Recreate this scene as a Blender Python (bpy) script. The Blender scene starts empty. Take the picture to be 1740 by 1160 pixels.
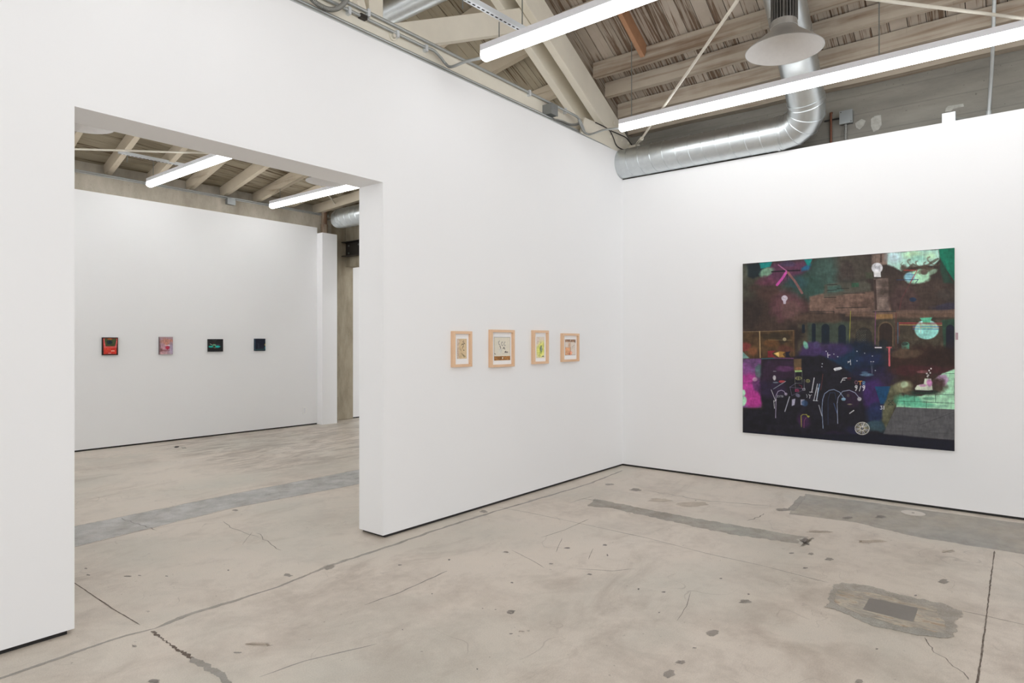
import bpy, math, random
import numpy as np
from mathutils import Vector, Matrix

random.seed(7)
C = bpy.context.scene.collection
PI = math.pi

# ------------------------------------------------------------------ survey of the photograph
F = 1089.0; H = 1.52; YAW = math.radians(38.9)
cf, sf = math.cos(YAW), math.sin(YAW)
def ray(px, py):
    u = (px - 870.0) / F
    return cf + u * sf, sf - u * cf, (580.0 - py) / F
def on_x(px, py, X):
    a, b, c = ray(px, py); t = X / a
    return Vector((X, b * t, H + c * t))
def on_y(px, py, Y):
    a, b, c = ray(px, py); t = Y / b
    return Vector((a * t, Y, H + c * t))
def on_z(px, py, Z=0.0):
    a, b, c = ray(px, py); t = (Z - H) / c
    return Vector((a * t, b * t, Z))

# ------------------------------------------------------------------ tags
def tag(o, label=None, cat=None, group=None, kind=None):
    if label: o['label'] = label
    if cat: o['category'] = cat
    if group: o['group'] = group
    if kind: o['kind'] = kind
    return o
def thing(name, label, cat, loc=(0, 0, 0), rz=0.0, group=None):
    o = bpy.data.objects.new(name, None); C.objects.link(o)
    o.location = loc; o.rotation_euler = (0, 0, rz); o.empty_display_size = .1
    return tag(o, label, cat, group)
def copy_tree(o, parent=None):
    c = o.copy(); C.objects.link(c); c.parent = parent
    for ch in [x for x in bpy.data.objects if x.parent == o]:
        copy_tree(ch, c)
    return c

# ------------------------------------------------------------------ mesh builder
class MB:
    def __init__(s): s.v = []; s.f = []; s.m = []
    def add(s, vs, fs, mi=0):
        n = len(s.v); s.v += [tuple(v) for v in vs]
        s.f += [tuple(i + n for i in f) for f in fs]; s.m += [mi] * len(fs); return s
    def box(s, x0, x1, y0, y1, z0, z1, mi=0):
        vs = [(x, y, z) for z in (z0, z1) for y in (y0, y1) for x in (x0, x1)]
        return s.add(vs, [(0, 2, 3, 1), (4, 5, 7, 6), (0, 1, 5, 4), (2, 6, 7, 3), (0, 4, 6, 2), (1, 3, 7, 5)], mi)
    def bar(s, p0, p1, w, h, side=(0, 1, 0), mi=0):
        p0, p1 = Vector(p0), Vector(p1); d = (p1 - p0).normalized()
        a = Vector(side); a = (a - d * a.dot(d)).normalized(); b = d.cross(a)
        vs = []
        for p in (p0, p1):
            for (i, j) in ((-1, -1), (1, -1), (1, 1), (-1, 1)):
                vs.append(p + a * (i * w / 2) + b * (j * h / 2))
        return s.add(vs, [(0, 1, 2, 3), (7, 6, 5, 4), (0, 4, 5, 1), (1, 5, 6, 2), (2, 6, 7, 3), (3, 7, 4, 0)], mi)
    def tube(s, pts, r, n=12, caps=True, mi=0):
        pts = [Vector(p) for p in pts]; rings = []; a = None
        for i, p in enumerate(pts):
            d = ((pts[min(i + 1, len(pts) - 1)] - pts[max(i - 1, 0)])).normalized()
            if a is None:
                a = d.orthogonal().normalized()
            a = (a - d * a.dot(d)).normalized(); b = d.cross(a)
            rr = r[i] if isinstance(r, (list, tuple)) else r
            rings.append([p + (a * math.cos(2 * PI * k / n) + b * math.sin(2 * PI * k / n)) * rr for k in range(n)])
        vs = [v for rg in rings for v in rg]; fs = []
        for i in range(len(pts) - 1):
            for k in range(n):
                fs.append((i * n + k, i * n + (k + 1) % n, (i + 1) * n + (k + 1) % n, (i + 1) * n + k))
        if caps:
            fs.append(tuple(range(n - 1, -1, -1))); m = (len(pts) - 1) * n; fs.append(tuple(m + k for k in range(n)))
        return s.add(vs, fs, mi)
    def lathe(s, prof, c=(0, 0, 0), n=48, mi=0):
        vs = []; fs = []
        for (r, z) in prof:
            for k in range(n):
                vs.append((c[0] + r * math.cos(2 * PI * k / n), c[1] + r * math.sin(2 * PI * k / n), c[2] + z))
        for i in range(len(prof) - 1):
            for k in range(n):
                fs.append((i * n + k, i * n + (k + 1) % n, (i + 1) * n + (k + 1) % n, (i + 1) * n + k))
        return s.add(vs, fs, mi)
    def prism_y(s, poly, y0, y1, mi=0):      # poly in (x, z)
        n = len(poly); vs = [(x, y0, z) for x, z in poly] + [(x, y1, z) for x, z in poly]
        fs = [tuple(range(n)), tuple(range(2 * n - 1, n - 1, -1))] + [(i, i + n, (i + 1) % n + n, (i + 1) % n) for i in range(n)]
        return s.add(vs, fs, mi)
    def build(s, name, mats, parent=None, smooth=False, bevel=0.0, loc=None):
        me = bpy.data.meshes.new(name); me.from_pydata(s.v, [], s.f)
        if not isinstance(mats, (list, tuple)): mats = [mats]
        for m in mats: me.materials.append(m)
        for p, mi in zip(me.polygons, s.m): p.material_index = mi
        if smooth:
            for p in me.polygons: p.use_smooth = True
            try: me.set_sharp_from_angle(angle=math.radians(38))
            except Exception: pass
        me.update()
        import bmesh
        bm = bmesh.new(); bm.from_mesh(me); bmesh.ops.recalc_face_normals(bm, faces=bm.faces); bm.to_mesh(me); bm.free()
        o = bpy.data.objects.new(name, me); C.objects.link(o)
        if loc is not None: o.location = loc
        if parent: o.parent = parent
        if bevel:
            b = o.modifiers.new('bevel', 'BEVEL'); b.width = bevel; b.segments = 2; b.limit_method = 'ANGLE'
        return o

def smooth_path(pts, k=6):
    P = [Vector(p) for p in pts]; out = []
    for i in range(len(P) - 1):
        p0, p1, p2, p3 = P[max(i - 1, 0)], P[i], P[i + 1], P[min(i + 2, len(P) - 1)]
        for j in range(k):
            t = j / k
            out.append(.5 * ((2 * p1) + (p2 - p0) * t + (2 * p0 - 5 * p1 + 4 * p2 - p3) * t * t + (3 * p1 - p0 - 3 * p2 + p3) * t ** 3))
    out.append(P[-1]); return out

# ------------------------------------------------------------------ materials
def lin(c):
    return tuple(((x / 255.) / 12.92 if x / 255. <= .04045 else ((x / 255. + .055) / 1.055) ** 2.4) for x in c)
class Mat:
    def __init__(s, name, rough=.5, metal=0.0, spec=.5):
        s.m = bpy.data.materials.new(name); s.m.use_nodes = True; s.t = s.m.node_tree
        s.n = s.t.nodes; s.b = s.n['Principled BSDF']; s.b.inputs['Roughness'].default_value = rough
        s.b.inputs['Metallic'].default_value = metal; s.b.inputs['Specular IOR Level'].default_value = spec
        s.co = None
    def coord(s):
        if s.co is None: s.co = s.n.new('ShaderNodeNewGeometry').outputs['Position']
        return s.co
    def link(s, a, b): s.t.links.new(a, b)
    def mapped(s, scale=(1, 1, 1), rot=(0, 0, 0), loc=(0, 0, 0)):
        mp = s.n.new('ShaderNodeMapping'); s.link(s.coord(), mp.inputs[0])
        mp.inputs['Scale'].default_value = scale; mp.inputs['Rotation'].default_value = rot; mp.inputs['Location'].default_value = loc
        return mp.outputs[0]
    def noise(s, scale, detail=4, rough=.55, vec=None, dist=0.0):
        n = s.n.new('ShaderNodeTexNoise'); n.inputs['Scale'].default_value = scale; n.inputs['Detail'].default_value = detail
        n.inputs['Roughness'].default_value = rough; n.inputs['Distortion'].default_value = dist
        s.link(vec if vec is not None else s.coord(), n.inputs['Vector']); return n.outputs['Fac']
    def ramp(s, fac, stops, interp='LINEAR'):
        r = s.n.new('ShaderNodeValToRGB'); r.color_ramp.interpolation = interp; e = r.color_ramp.elements
        while len(e) < len(stops): e.new(.5)
        for el, (p, c) in zip(e, stops):
            el.position = p
            el.color = (c, c, c, 1) if isinstance(c, (int, float)) else (*c, 1)
        s.link(fac, r.inputs[0]); return r.outputs[0]
    def mix(s, fac, a, b, mode='MIX'):
        m = s.n.new('ShaderNodeMix'); m.data_type = 'RGBA'; m.blend_type = mode
        for i, x in ((0, fac), (6, a), (7, b)):
            if isinstance(x, (int, float)): m.inputs[i].default_value = x
            elif isinstance(x, tuple): m.inputs[i].default_value = (*x, 1)
            else: s.link(x, m.inputs[i])
        return m.outputs[2]
    def math(s, op, a, b=0.0):
        m = s.n.new('ShaderNodeMath'); m.operation = op
        for i, x in enumerate((a, b)):
            if isinstance(x, (int, float)): m.inputs[i].default_value = x
            else: s.link(x, m.inputs[i])
        return m.outputs[0]
    def sep(s, vec=None):
        q = s.n.new('ShaderNodeSeparateXYZ'); s.link(vec if vec is not None else s.coord(), q.inputs[0]); return q.outputs
    def color(s, c):
        if isinstance(c, tuple): s.b.inputs['Base Color'].default_value = (*c, 1)
        else: s.link(c, s.b.inputs['Base Color'])
        return s
    def bump(s, h, strength=.2, dist=.01):
        b = s.n.new('ShaderNodeBump'); b.inputs['Strength'].default_value = strength; b.inputs['Distance'].default_value = dist
        s.link(h, b.inputs['Height']); s.link(b.outputs[0], s.b.inputs['Normal']); return s

def flat(name, rgb, rough=.5, metal=0.0, spec=.5, vary=.06, scale=30):
    m = Mat(name, rough, metal, spec); c = lin(rgb)
    m.color(m.mix(m.noise(scale, 3), tuple(x * (1 - vary) for x in c), tuple(min(1, x * (1 + vary)) for x in c)))
    return m.m

M = {}
w = Mat('white wall paint', .75, 0, .25)
w.color(w.mix(w.noise(1.3, 3), (.845, .845, .85), (.865, .865, .865))); w.bump(w.noise(120, 3), .05, .002); M['white'] = w.m
M['base'] = flat('dark wall base', (30, 28, 26), .7)
M['dwhite'] = flat('white enamel', (228, 228, 232), .4)
M['cream'] = flat('cream painted timber', (230, 224, 209), .6, vary=.07, scale=6)
M['galv_dark'] = flat('grey conduit steel', (176, 179, 178), .4, .45, vary=.1)
M['flex'] = flat('grey flexible conduit', (144, 144, 139), .5, .4)
M['boxgrey'] = flat('grey box steel', (150, 154, 154), .45, .6)
M['boxwhite'] = flat('pale zinc box', (225, 230, 234), .3, .3)
M['black'] = flat('black hole', (22, 18, 16), .9)
M['rod'] = flat('cream rod paint', (214, 208, 194), .5)
M['steel_dark'] = flat('dark steel', (58, 54, 50), .5, .4)
M['copper'] = flat('brown copper pipe', (112, 72, 54), .5, .4)
M['wire'] = flat('grey wire', (130, 135, 132), .4, .7)
M['blackwire'] = flat('dark cable', (52, 50, 48), .6)
M['plastic'] = flat('white plastic', (240, 240, 238), .4)
M['orange'] = flat('fresh orange timber', (172, 128, 96), .6, vary=.2, scale=14)

def concrete(name, a, b, streak=(1, 1, 1), sc=2.2, rough=.85, bands=False):
    m = Mat(name, rough, 0, .3)
    n = m.noise(sc, 8, .65, m.mapped(streak)); c = m.ramp(n, [(.3, lin(a)), (.7, lin(b))])
    pits = m.ramp(m.noise(38, 2), [(.25, 1.0), (.31, 0.0)])
    c = m.mix(m.math('MULTIPLY', pits, .55), c, tuple(x * .35 for x in lin(a)))
    if bands:
        z = m.sep()[2]
        zz = m.math('ADD', z, m.math('MULTIPLY', m.noise(1.2, 2), .03))
        fr = m.math('FRACT', m.math('MULTIPLY', zz, 5.2))
        ln = m.ramp(fr, [(0.0, 1.0), (.06, 0.0), (.97, 0.0), (1.0, 1.0)])
        c = m.mix(m.math('MULTIPLY', ln, .3), c, tuple(x * .5 for x in lin(a)))
    m.color(c); m.bump(m.noise(16, 6), .35, .01); return m.m
M['conc'] = concrete('board formed grey concrete', (116, 113, 106), (146, 142, 133), (.4, .4, 2.0), 2.0, bands=True)
M['conc2'] = concrete('pale streaked concrete', (150, 142, 128), (192, 184, 170), (1.6, 1.6, .7), 2.0)
M['conc3'] = concrete('tan pitted concrete', (138, 128, 110), (176, 166, 146), (2.0, 2.0, .5), 3.0)
M['plaster'] = concrete('pale plaster patch', (150, 148, 140), (182, 180, 172), sc=14)

def wood(name, whites, browns, cover, grain_axis='x', board=None, rough=.75):
    m = Mat(name, rough, 0, .25)
    st = {'x': (1.5, 44, 1.5), 'y': (16, .8, 16)}[grain_axis]
    v = m.mapped(st)
    if board:
        y = m.sep()[1]
        idx = m.math('FLOOR', m.math('DIVIDE', y, board))
        wn = m.n.new('ShaderNodeTexWhiteNoise'); wn.noise_dimensions = '1D'; m.link(idx, wn.inputs['W'])
        rnd = wn.outputs['Value']
    grain = m.noise(1.0, 3.5, .55, v, .5)
    big = m.noise(1.6, 5, .6)
    f = m.math('ADD', m.math('MULTIPLY', grain, .7), m.math('MULTIPLY', big, .3))
    if board: f = m.math('ADD', f, m.math('MULTIPLY', m.math('SUBTRACT', rnd, .5), .11))
    sw = .035 if board else .09
    mask = m.ramp(f, [(cover - sw, 1.0), (cover + sw, 0.0)])
    wc = m.mix(m.noise(5, 3), lin(whites[0]), lin(whites[1]))
    bc = m.mix(m.noise(1.0, 4, .6, m.mapped(tuple(2.2 * x for x in st))), lin(browns[0]), lin(browns[1]))
    c = m.mix(mask, wc, bc)
    if board:
        c = m.mix(.55, c, m.mix(rnd, (.55, .53, .5), (1, 1, 1)), 'MULTIPLY')
    m.color(c); m.bump(grain, .3, .006); return m.m
M['boards'] = wood('weathered whitewashed boards', ((166, 154, 140), (194, 183, 170)), ((106, 87, 72), (138, 117, 99)), .445, 'x', .146)
M['boards_far'] = wood('cream painted boards', ((160, 150, 130), (180, 170, 150)), ((96, 78, 58), (124, 106, 84)), .41, 'x', .146)
M['purlin'] = wood('weathered whitewashed beam', ((164, 152, 136), (186, 175, 160)), ((120, 100, 82), (144, 124, 106)), .42, 'y')
M['purlin_far'] = wood('cream painted rafter', ((186, 174, 154), (204, 192, 172)), ((120, 98, 76), (150, 130, 106)), .33, 'y')
M['rust'] = wood('rusted painted pipe', ((156, 142, 124), (134, 118, 102)), ((92, 64, 48), (116, 84, 64)), .47, 'x')
M['frame'] = wood('pale oak frame', ((232, 198, 166), (224, 188, 154)), ((208, 168, 134), (216, 178, 144)), .45, 'x', rough=.5)

def duct_mat():
    m = Mat('galvanised duct steel', .3, 1.0)
    vo = m.n.new('ShaderNodeTexVoronoi'); vo.inputs['Scale'].default_value = 22; m.link(m.coord(), vo.inputs['Vector'])
    sp = m.sep(vo.outputs['Color'])[0]
    m.color(m.mix(sp, lin((206, 211, 213)), lin((212, 217, 218))))
    st = m.noise(1.0, 5, .6, m.mapped((6, .8, 6)))
    m.link(m.math('ADD', m.math('MULTIPLY', sp, .02), m.math('ADD', .3, m.math('MULTIPLY', st, .12))), m.b.inputs['Roughness'])
    return m.m
M['duct'] = duct_mat()
M['spun'] = flat('spun aluminium', (196, 196, 194), .42, .9)
M['reflector'] = flat('white reflector inside', (226, 224, 222), .35)
M['sink'] = flat('heat sink metal', (150, 148, 145), .4, .8)

em = bpy.data.materials.new('lit tube diffuser'); em.use_nodes = True
b = em.node_tree.nodes['Principled BSDF']; b.inputs['Base Color'].default_value = (.9, .9, .9, 1)
b.inputs['Emission Color'].default_value = (.965, .985, 1.0, 1); b.inputs['Emission Strength'].default_value = 8.0
M['lamp'] = em
em2 = em.copy(); em2.name = 'lit far tube diffuser'; em2.node_tree.nodes['Principled BSDF'].inputs['Emission Strength'].default_value = 11.5; M['lamp2'] = em2

gl = bpy.data.materials.new('picture glazing'); gl.use_nodes = True
nt = gl.node_tree; nt.nodes.clear()
o_ = nt.nodes.new('ShaderNodeOutputMaterial'); mx = nt.nodes.new('ShaderNodeMixShader'); tr = nt.nodes.new('ShaderNodeBsdfTransparent')
gs = nt.nodes.new('ShaderNodeBsdfGlossy'); gs.inputs['Roughness'].default_value = .02; mx.inputs[0].default_value = .02
nt.links.new(tr.outputs[0], mx.inputs[1]); nt.links.new(gs.outputs[0], mx.inputs[2]); nt.links.new(mx.outputs[0], o_.inputs[0])
M['glass'] = gl

def floor_mat(name, tone=1.0, a=(178, 165, 151), b=(212, 201, 188), c2=(190, 187, 175), grain=1.0, rough=(.30, .5), big=True):
    m = Mat(name, .4, 0, .42)
    n1 = m.noise(.55, 6, .6); n2 = m.noise(2.6, 8, .68, m.mapped((1, 1, 1), (0, 0, .5)), .6); n3 = m.noise(14, 5, .6)
    n4 = m.noise(160, 2)
    f = m.math('ADD', m.math('MULTIPLY', n1, .4), m.math('ADD', m.math('MULTIPLY', n2, .45), m.math('MULTIPLY', n3, .15)))
    c = m.ramp(f, [(.36, lin(a)), (.52, lin(b)), (.66, lin(tuple(min(255, x + 6) for x in b)))])
    g = m.noise(.9, 4, .5, m.mapped((1, 1, 1), loc=(31, 7, 2)))
    c = m.mix(m.math('MULTIPLY', m.ramp(g, [(.45, 0.0), (.66, 1.0)]), .55), c, lin(c2))
    # brownish wear
    br = m.ramp(m.noise(1.1, 7, .72, m.mapped((.8, 1.6, 1), (0, 0, .35), (5, 11, 0)), .8), [(.54, 0.0), (.72, 1.0)])
    c = m.mix(m.math('MULTIPLY', br, .42), c, lin((142, 124, 108)))
    sc = m.ramp(m.noise(2.0, 6, .75, m.mapped((.5, 5, 1), (0, 0, .9)), .5), [(.66, 0.0), (.74, 1.0)])
    c = m.mix(m.math('MULTIPLY', sc, .25), c, lin((128, 114, 102)))
    if big:
        # scraped coating in the far room, beyond x ~ 3.4
        x, y, z = m.sep()
        ms = m.math('MULTIPLY', m.ramp(m.math('MULTIPLY', m.math('ADD', y, m.math('MULTIPLY', n2, 1.0)), .1), [(.70, 0.0), (.76, 1.0)]),
                    m.ramp(m.math('MULTIPLY', m.math('ADD', x, m.math('MULTIPLY', n2, .6)), .1), [(.40, 0.0), (.44, 1.0)]))
        s2 = m.ramp(m.noise(1.6, 8, .74, m.mapped((1.0, 3.2, 1), (0, 0, -.25)), 1.0), [(.42, 1.0), (.56, 0.0)])
        c = m.mix(m.math('MULTIPLY', m.math('MULTIPLY', ms, s2), .55), c, lin((122, 104, 90)))
        s3 = m.ramp(m.noise(1.9, 8, .7, m.mapped((1.0, 2.4, 1), (0, 0, .2), (3, 3, 3)), 1.0), [(.56, 0.0), (.66, 1.0)])
        c = m.mix(m.math('MULTIPLY', m.math('MULTIPLY', ms, s3), .4), c, lin((196, 190, 176)))
    for (scl, lo, op, off) in ((1.1, .003, .4, 0), (2.3, .0022, .32, 9)):
        rn = m.noise(scl, 3, .5, m.mapped((1, 1, 1), loc=(off, off, 0)), .4); rid = m.math('ABSOLUTE', m.math('SUBTRACT', rn, .5))
        msk = m.ramp(m.noise(1.7, 3, .5, m.mapped((1, 1, 1), loc=(off + 3, 1, 0))), [(.55, 0.0), (.62, 1.0)])
        c = m.mix(m.math('MULTIPLY', m.math('MULTIPLY', m.ramp(rid, [(0.0, 1.0), (lo, 0.0)]), msk), op), c, lin((120, 106, 96)))
    dk = m.ramp(m.noise(26, 3, .5), [(.715, 0.0), (.74, 1.0)])
    c = m.mix(m.math('MULTIPLY', dk, .5), c, lin((110, 98, 88)))
    c = m.mix(.5 * grain, c, m.ramp(n4, [(.3, (.78, .78, .78)), (.7, (1.12, 1.12, 1.12))]), 'MULTIPLY')
    if tone != 1.0: c = m.mix(1.0, c, (tone, tone, tone), 'MULTIPLY')
    m.color(c)
    m.link(m.ramp(n2, [(.3, rough[0]), (.7, rough[1])]), m.b.inputs['Roughness'])
    m.bump(m.math('ADD', n3, m.math('MULTIPLY', n4, .4)), .05, .004); return m.m
M['floor'] = floor_mat('worn sealed concrete')
M['trench'] = floor_mat('blue grey concrete infill', 1.0, (176, 175, 172), (194, 193, 190), (184, 185, 184), 1.8, big=False)
M['slab'] = floor_mat('grey worn slab', 1.0, (148, 143, 135), (184, 176, 163), (158, 162, 163), 1.2, big=False)
M['strip'] = floor_mat('rough grey strip', 1.0, (160, 153, 144), (184, 178, 168), (172, 175, 168), 2.0, (.6, .8), big=False)
M['seam'] = floor_mat('grey seam filler', 1.0, (152, 144, 136), (170, 163, 154), (156, 156, 150), .8, big=False)
M['spot'] = floor_mat('dark floor stain', 1.0, (142, 134, 127), (158, 150, 142), (146, 144, 138), .8, big=False)
M['spotd'] = floor_mat('darker floor stain', 1.0, (116, 108, 102), (132, 124, 118), (122, 118, 114), .8, big=False)
M['brown'] = floor_mat('tan floor stain', 1.0, (172, 154, 132), (186, 170, 150), (178, 164, 144), .8, big=False)
M['crack'] = flat('dark crack', (104, 90, 80), .9)
M['joint'] = flat('joint line', (112, 102, 94), .9)
M['chip'] = flat('chalky chip', (206, 200, 190), .8)
M['disc'] = flat('pale metal cover', (206, 198, 188), .4, .1)

def hatch_mat():
    m = Mat('rust streaked repair', .55, 0, .3)
    n = m.noise(1.0, 7, .7, m.mapped((22, 5.0, 1), (0, 0, .0)), .8)
    c = m.ramp(n, [(.34, lin((166, 160, 150))), (.47, lin((188, 180, 168))), (.55, lin((222, 208, 188))), (.62, lin((176, 150, 126))), (.7, lin((196, 182, 164)))])
    m.color(c); return m.m
M['hatchring'] = hatch_mat()
M['hatch'] = flat('hatch plate', (136, 130, 124), .5, .2)

# ------------------------------------------------------------------ the room
X_R, Y_L, Y_F = 6.97, 3.88, 10.2
def struct(name, mb, m, parent=None, **k):
    o = mb.build(name, m, parent, **k)
    if parent is None: tag(o, kind='structure')
    return o
fl = struct('floor', MB().box(-5.3, 12, -6.3, 13, -.12, 0), M['floor'])
ZB = .022
partition = MB().prism_y([(-5, ZB), (1.17, ZB), (1.17, 2.748), (3.222, 2.748), (3.222, ZB), (6.97, ZB), (6.97, 3.82), (-5, 3.82)], Y_L, 4.17)
struct('wall_left', partition, M['white'])
struct('baseboard_left', MB().box(-4.99, 1.14, Y_L + .012, 4.158, 0, ZB).box(3.25, 6.97, Y_L + .012, 4.158, 0, ZB), M['base'])
struct('wall_right', MB().box(X_R, 7.10, -6, 4.17, ZB, 3.50), M['white'])
struct('baseboard_right', MB().box(X_R + .012, 7.09, -5.99, 4.158, 0, ZB), M['base'])
struct('wall_outer', MB().box(7.285, 7.5, -6, 4.17, 0, 4.235), M['conc'])
wb = MB()  # unseen back wall, added for bounce light
for bx in ((-5, 7.285, 0, .5), (-5, 7.285, 3.4, 5.0), (-5, -4.2, .5, 3.4), (1.2, 1.5, .5, 3.4), (6.6, 7.285, .5, 3.4)): wb.box(bx[0], bx[1], -6.15, -6, bx[2], bx[3])
struct('wall_back', wb, M['white'])
ws = MB()  # unseen side wall, also added for bounce light
for bx in ((-6.15, 4.17, 0, .5), (-6.15, 4.17, 3.4, 4.3), (-6.15, -5, .5, 3.4), (-.7, -.4, .5, 3.4), (3.4, 4.17, .5, 3.4)): ws.box(-5.15, -5, bx[0], bx[1], bx[2], bx[3])
struct('wall_side', ws, M['white'])
wf = MB()  # unseen wall set close in, so its added glazing brightens the far room
for bx in ((4.17, 10.2, 0, .4), (4.17, 10.2, 3.5, 7.0), (4.17, 4.6, .4, 3.5), (10.0, 10.2, .4, 3.5)): wf.box(.35, .5, bx[0], bx[1], bx[2], bx[3])
struct('wall_fill_far', wf, M['white'])
def fill_window(name, x0, x1, y0, y1):  # glazed openings added in unseen walls to fill the rooms with light
    z0, z1 = .45, 3.45; ax = 0 if x1 - x0 > y1 - y0 else 1
    fr_ = MB(); n = 4; w_ = .05
    if ax == 0:
        for i in range(n + 1): c_ = x0 + w_ / 2 + (x1 - x0 - w_) * i / n; fr_.box(c_ - w_ / 2, c_ + w_ / 2, y0, y1, z0, z1)
        for z_ in (z0, 2.2, z1 - w_): fr_.box(x0, x1, y0, y1, z_, z_ + w_)
    else:
        for i in range(n + 1): c_ = y0 + w_ / 2 + (y1 - y0 - w_) * i / n; fr_.box(x0, x1, c_ - w_ / 2, c_ + w_ / 2, z0, z1)
        for z_ in (z0, 2.2, z1 - w_): fr_.box(x0, x1, y0, y1, z_, z_ + w_)
    o = struct(name, fr_, M['steel_dark'])
    xm, ym = (x0 + x1) / 2, (y0 + y1) / 2
    g_ = MB().box(x0, x1, ym - .003, ym + .003, z0, z1) if ax == 0 else MB().box(xm - .003, xm + .003, y0, y1, z0, z1)
    g_.build('pane', M['glass'], o)
    L_a = bpy.data.lights.new('fill_light_portal', 'AREA'); L_a.shape = 'RECTANGLE'; L_a.cycles.is_portal = True
    lo = bpy.data.objects.new('fill_light_portal', L_a); C.objects.link(lo)
    if ax == 0: lo.location = (xm, y0 - .02, 1.95); lo.rotation_euler = (PI / 2, 0, PI) if False else (-PI / 2, 0, 0); L_a.size = x1 - x0; L_a.size_y = z1 - z0; lo.rotation_euler = (PI / 2, 0, 0) if False else lo.rotation_euler
    else: lo.location = (x0 - .02, ym, 1.95); lo.rotation_euler = (0, -PI / 2, 0); L_a.size = z1 - z0; L_a.size_y = y1 - y0
    # aim the portal into the room
    d_ = Vector((0, 1, 0)) if ax == 0 else Vector((1, 0, 0)); lo.rotation_euler = d_.to_track_quat('-Z', 'Z' if ax == 0 else 'Y').to_euler()
    if ax == 1: L_a.size = y1 - y0; L_a.size_y = z1 - z0; lo.rotation_euler = d_.to_track_quat('-Z', 'Z').to_euler()
fill_window('fill_window_1', -4.2, 1.2, -6.1, -6.05); fill_window('fill_window_2', 1.5, 6.6, -6.1, -6.05)
fill_window('fill_window_3', -5.1, -5.05, -5, -.7); fill_window('fill_window_4', -5.1, -5.05, -.4, 3.4); fill_window('fill_window_5', .4, .45, 4.6, 10.0)
struct('wall_far', MB().box(-5, 6.93, Y_F, Y_F + .04, ZB, 3.615), M['white'])
struct('baseboard_far', MB().box(-4.99, 6.93, Y_F + .008, Y_F + .03, 0, ZB), M['base'])
struct('wall_upper', MB().box(-5, 7.3, 10.45, 10.6, 3.0, 4.2), M['conc2'])
struct('wall_corner', MB().box(6.93, 7.25, 10.04, 10.45, 0, 3.51), M['white'])
struct('wall_lintel', MB().box(7.68, 7.86, 4.2, 10.36, 2.97, 4.1), M['conc3'])
struct('wall_end', MB().box(7.68, 7.86, 4.17, 8.6, 0, 2.97), M['white'])
struct('wall_beyond', MB().box(7.86, 11.5, 10.42, 10.6, ZB, 4.0), M['white'])
struct('ceiling_light_block', MB().box(7.862, 11.5, 4.17, 10.6, 4.0, 4.1), M['white'])  # unseen lid added to keep sky light off the white wall beyond
struct('wall_light_block', MB().box(11.5, 11.65, 4.17, 10.6, 0, 4.1), M['white'])  # unseen blocker added on the side for the same purpose
struct('baseboard_beyond', MB().box(7.87, 11.5, 10.43, 10.6, 0, ZB), M['base'])
tag(MB().box(7.27, 7.86, 10.36, 10.8, 0, 4.02).build('concrete_column', M['conc3'], bevel=.012),
    'bare pitted concrete column beside the white corner box in the far room', 'column')
tag(MB().box(-5, 7.27, 10.241, 10.449, 3.45, 3.875).build('concrete_beam', M['conc2'], bevel=.008),
    'streaked concrete beam running along the top of the far room white wall', 'beam')

# ---- ceiling boards
RX = 1.0; SL = .54
def zr(x): return 8.185 - SL * RX - SL * abs(x - RX)
YT = 4.10; YE = 10.45; ZE = 4.07
def zroof(x, y):
    if y <= YT: return zr(x)
    k = (y - YT) / (YE - YT); return zr(x) * (1 - k) + ZE * k
roof = MB(); B = .146
k0 = int(math.floor(-6.2 / B)); k1 = int(math.ceil(10.6 / B))
for k in range(k0, k1):
    y0 = k * B + .0025; y1 = (k + 1) * B - .0025 - random.random() * .003; dz = random.random() * .005
    xe = 7.5 if y1 < 4.2 else 8.0
    xs = [-5.2, -2.2, RX] + [RX + (xe - RX) * i / 6 for i in range(1, 7)]
    mi = 0 if k * B < YT - .05 else 1
    vs = []
    for x in xs:
        for y in (y0, y1):
            z = zroof(x, y) + dz; vs += [(x, y, z), (x, y, z + .025)]
    fs = []
    for i in range(0, 4 * (len(xs) - 1), 4):
        a, b_, c_, d_ = i, i + 2, i + 6, i + 4
        fs += [(a, b_, c_, d_), (a + 1, d_ + 1, c_ + 1, b_ + 1), (a, d_, d_ + 1, a + 1), (b_, b_ + 1, c_ + 1, c_)]
    roof.add(vs, fs, mi)
ceil = struct('ceiling', roof, [M['boards'], M['boards_far']])
deck = MB()
for (xa, xb) in ((-5.3, RX), (RX, 8.1)):
    ys = [-6.3, YT] + [YT + (10.7 - YT) * i / 24 for i in range(1, 25)]; xs = [xa + (xb - xa) * i / 12 for i in range(13)]
    vs = [(x, y, zroof(x, y) + .045 + o) for o in (0, .05) for y in ys for x in xs]; n = 13; N = n * len(ys); fs = []
    for j in range(len(ys) - 1):
        for i in range(12):
            q = j * n + i; fs += [(q, q + 1, q + n + 1, q + n), (N + q, N + q + n, N + q + n + 1, N + q + 1)]
    deck.add(vs, fs)
struct('roof_deck', deck, M['black'], ceil)

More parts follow.
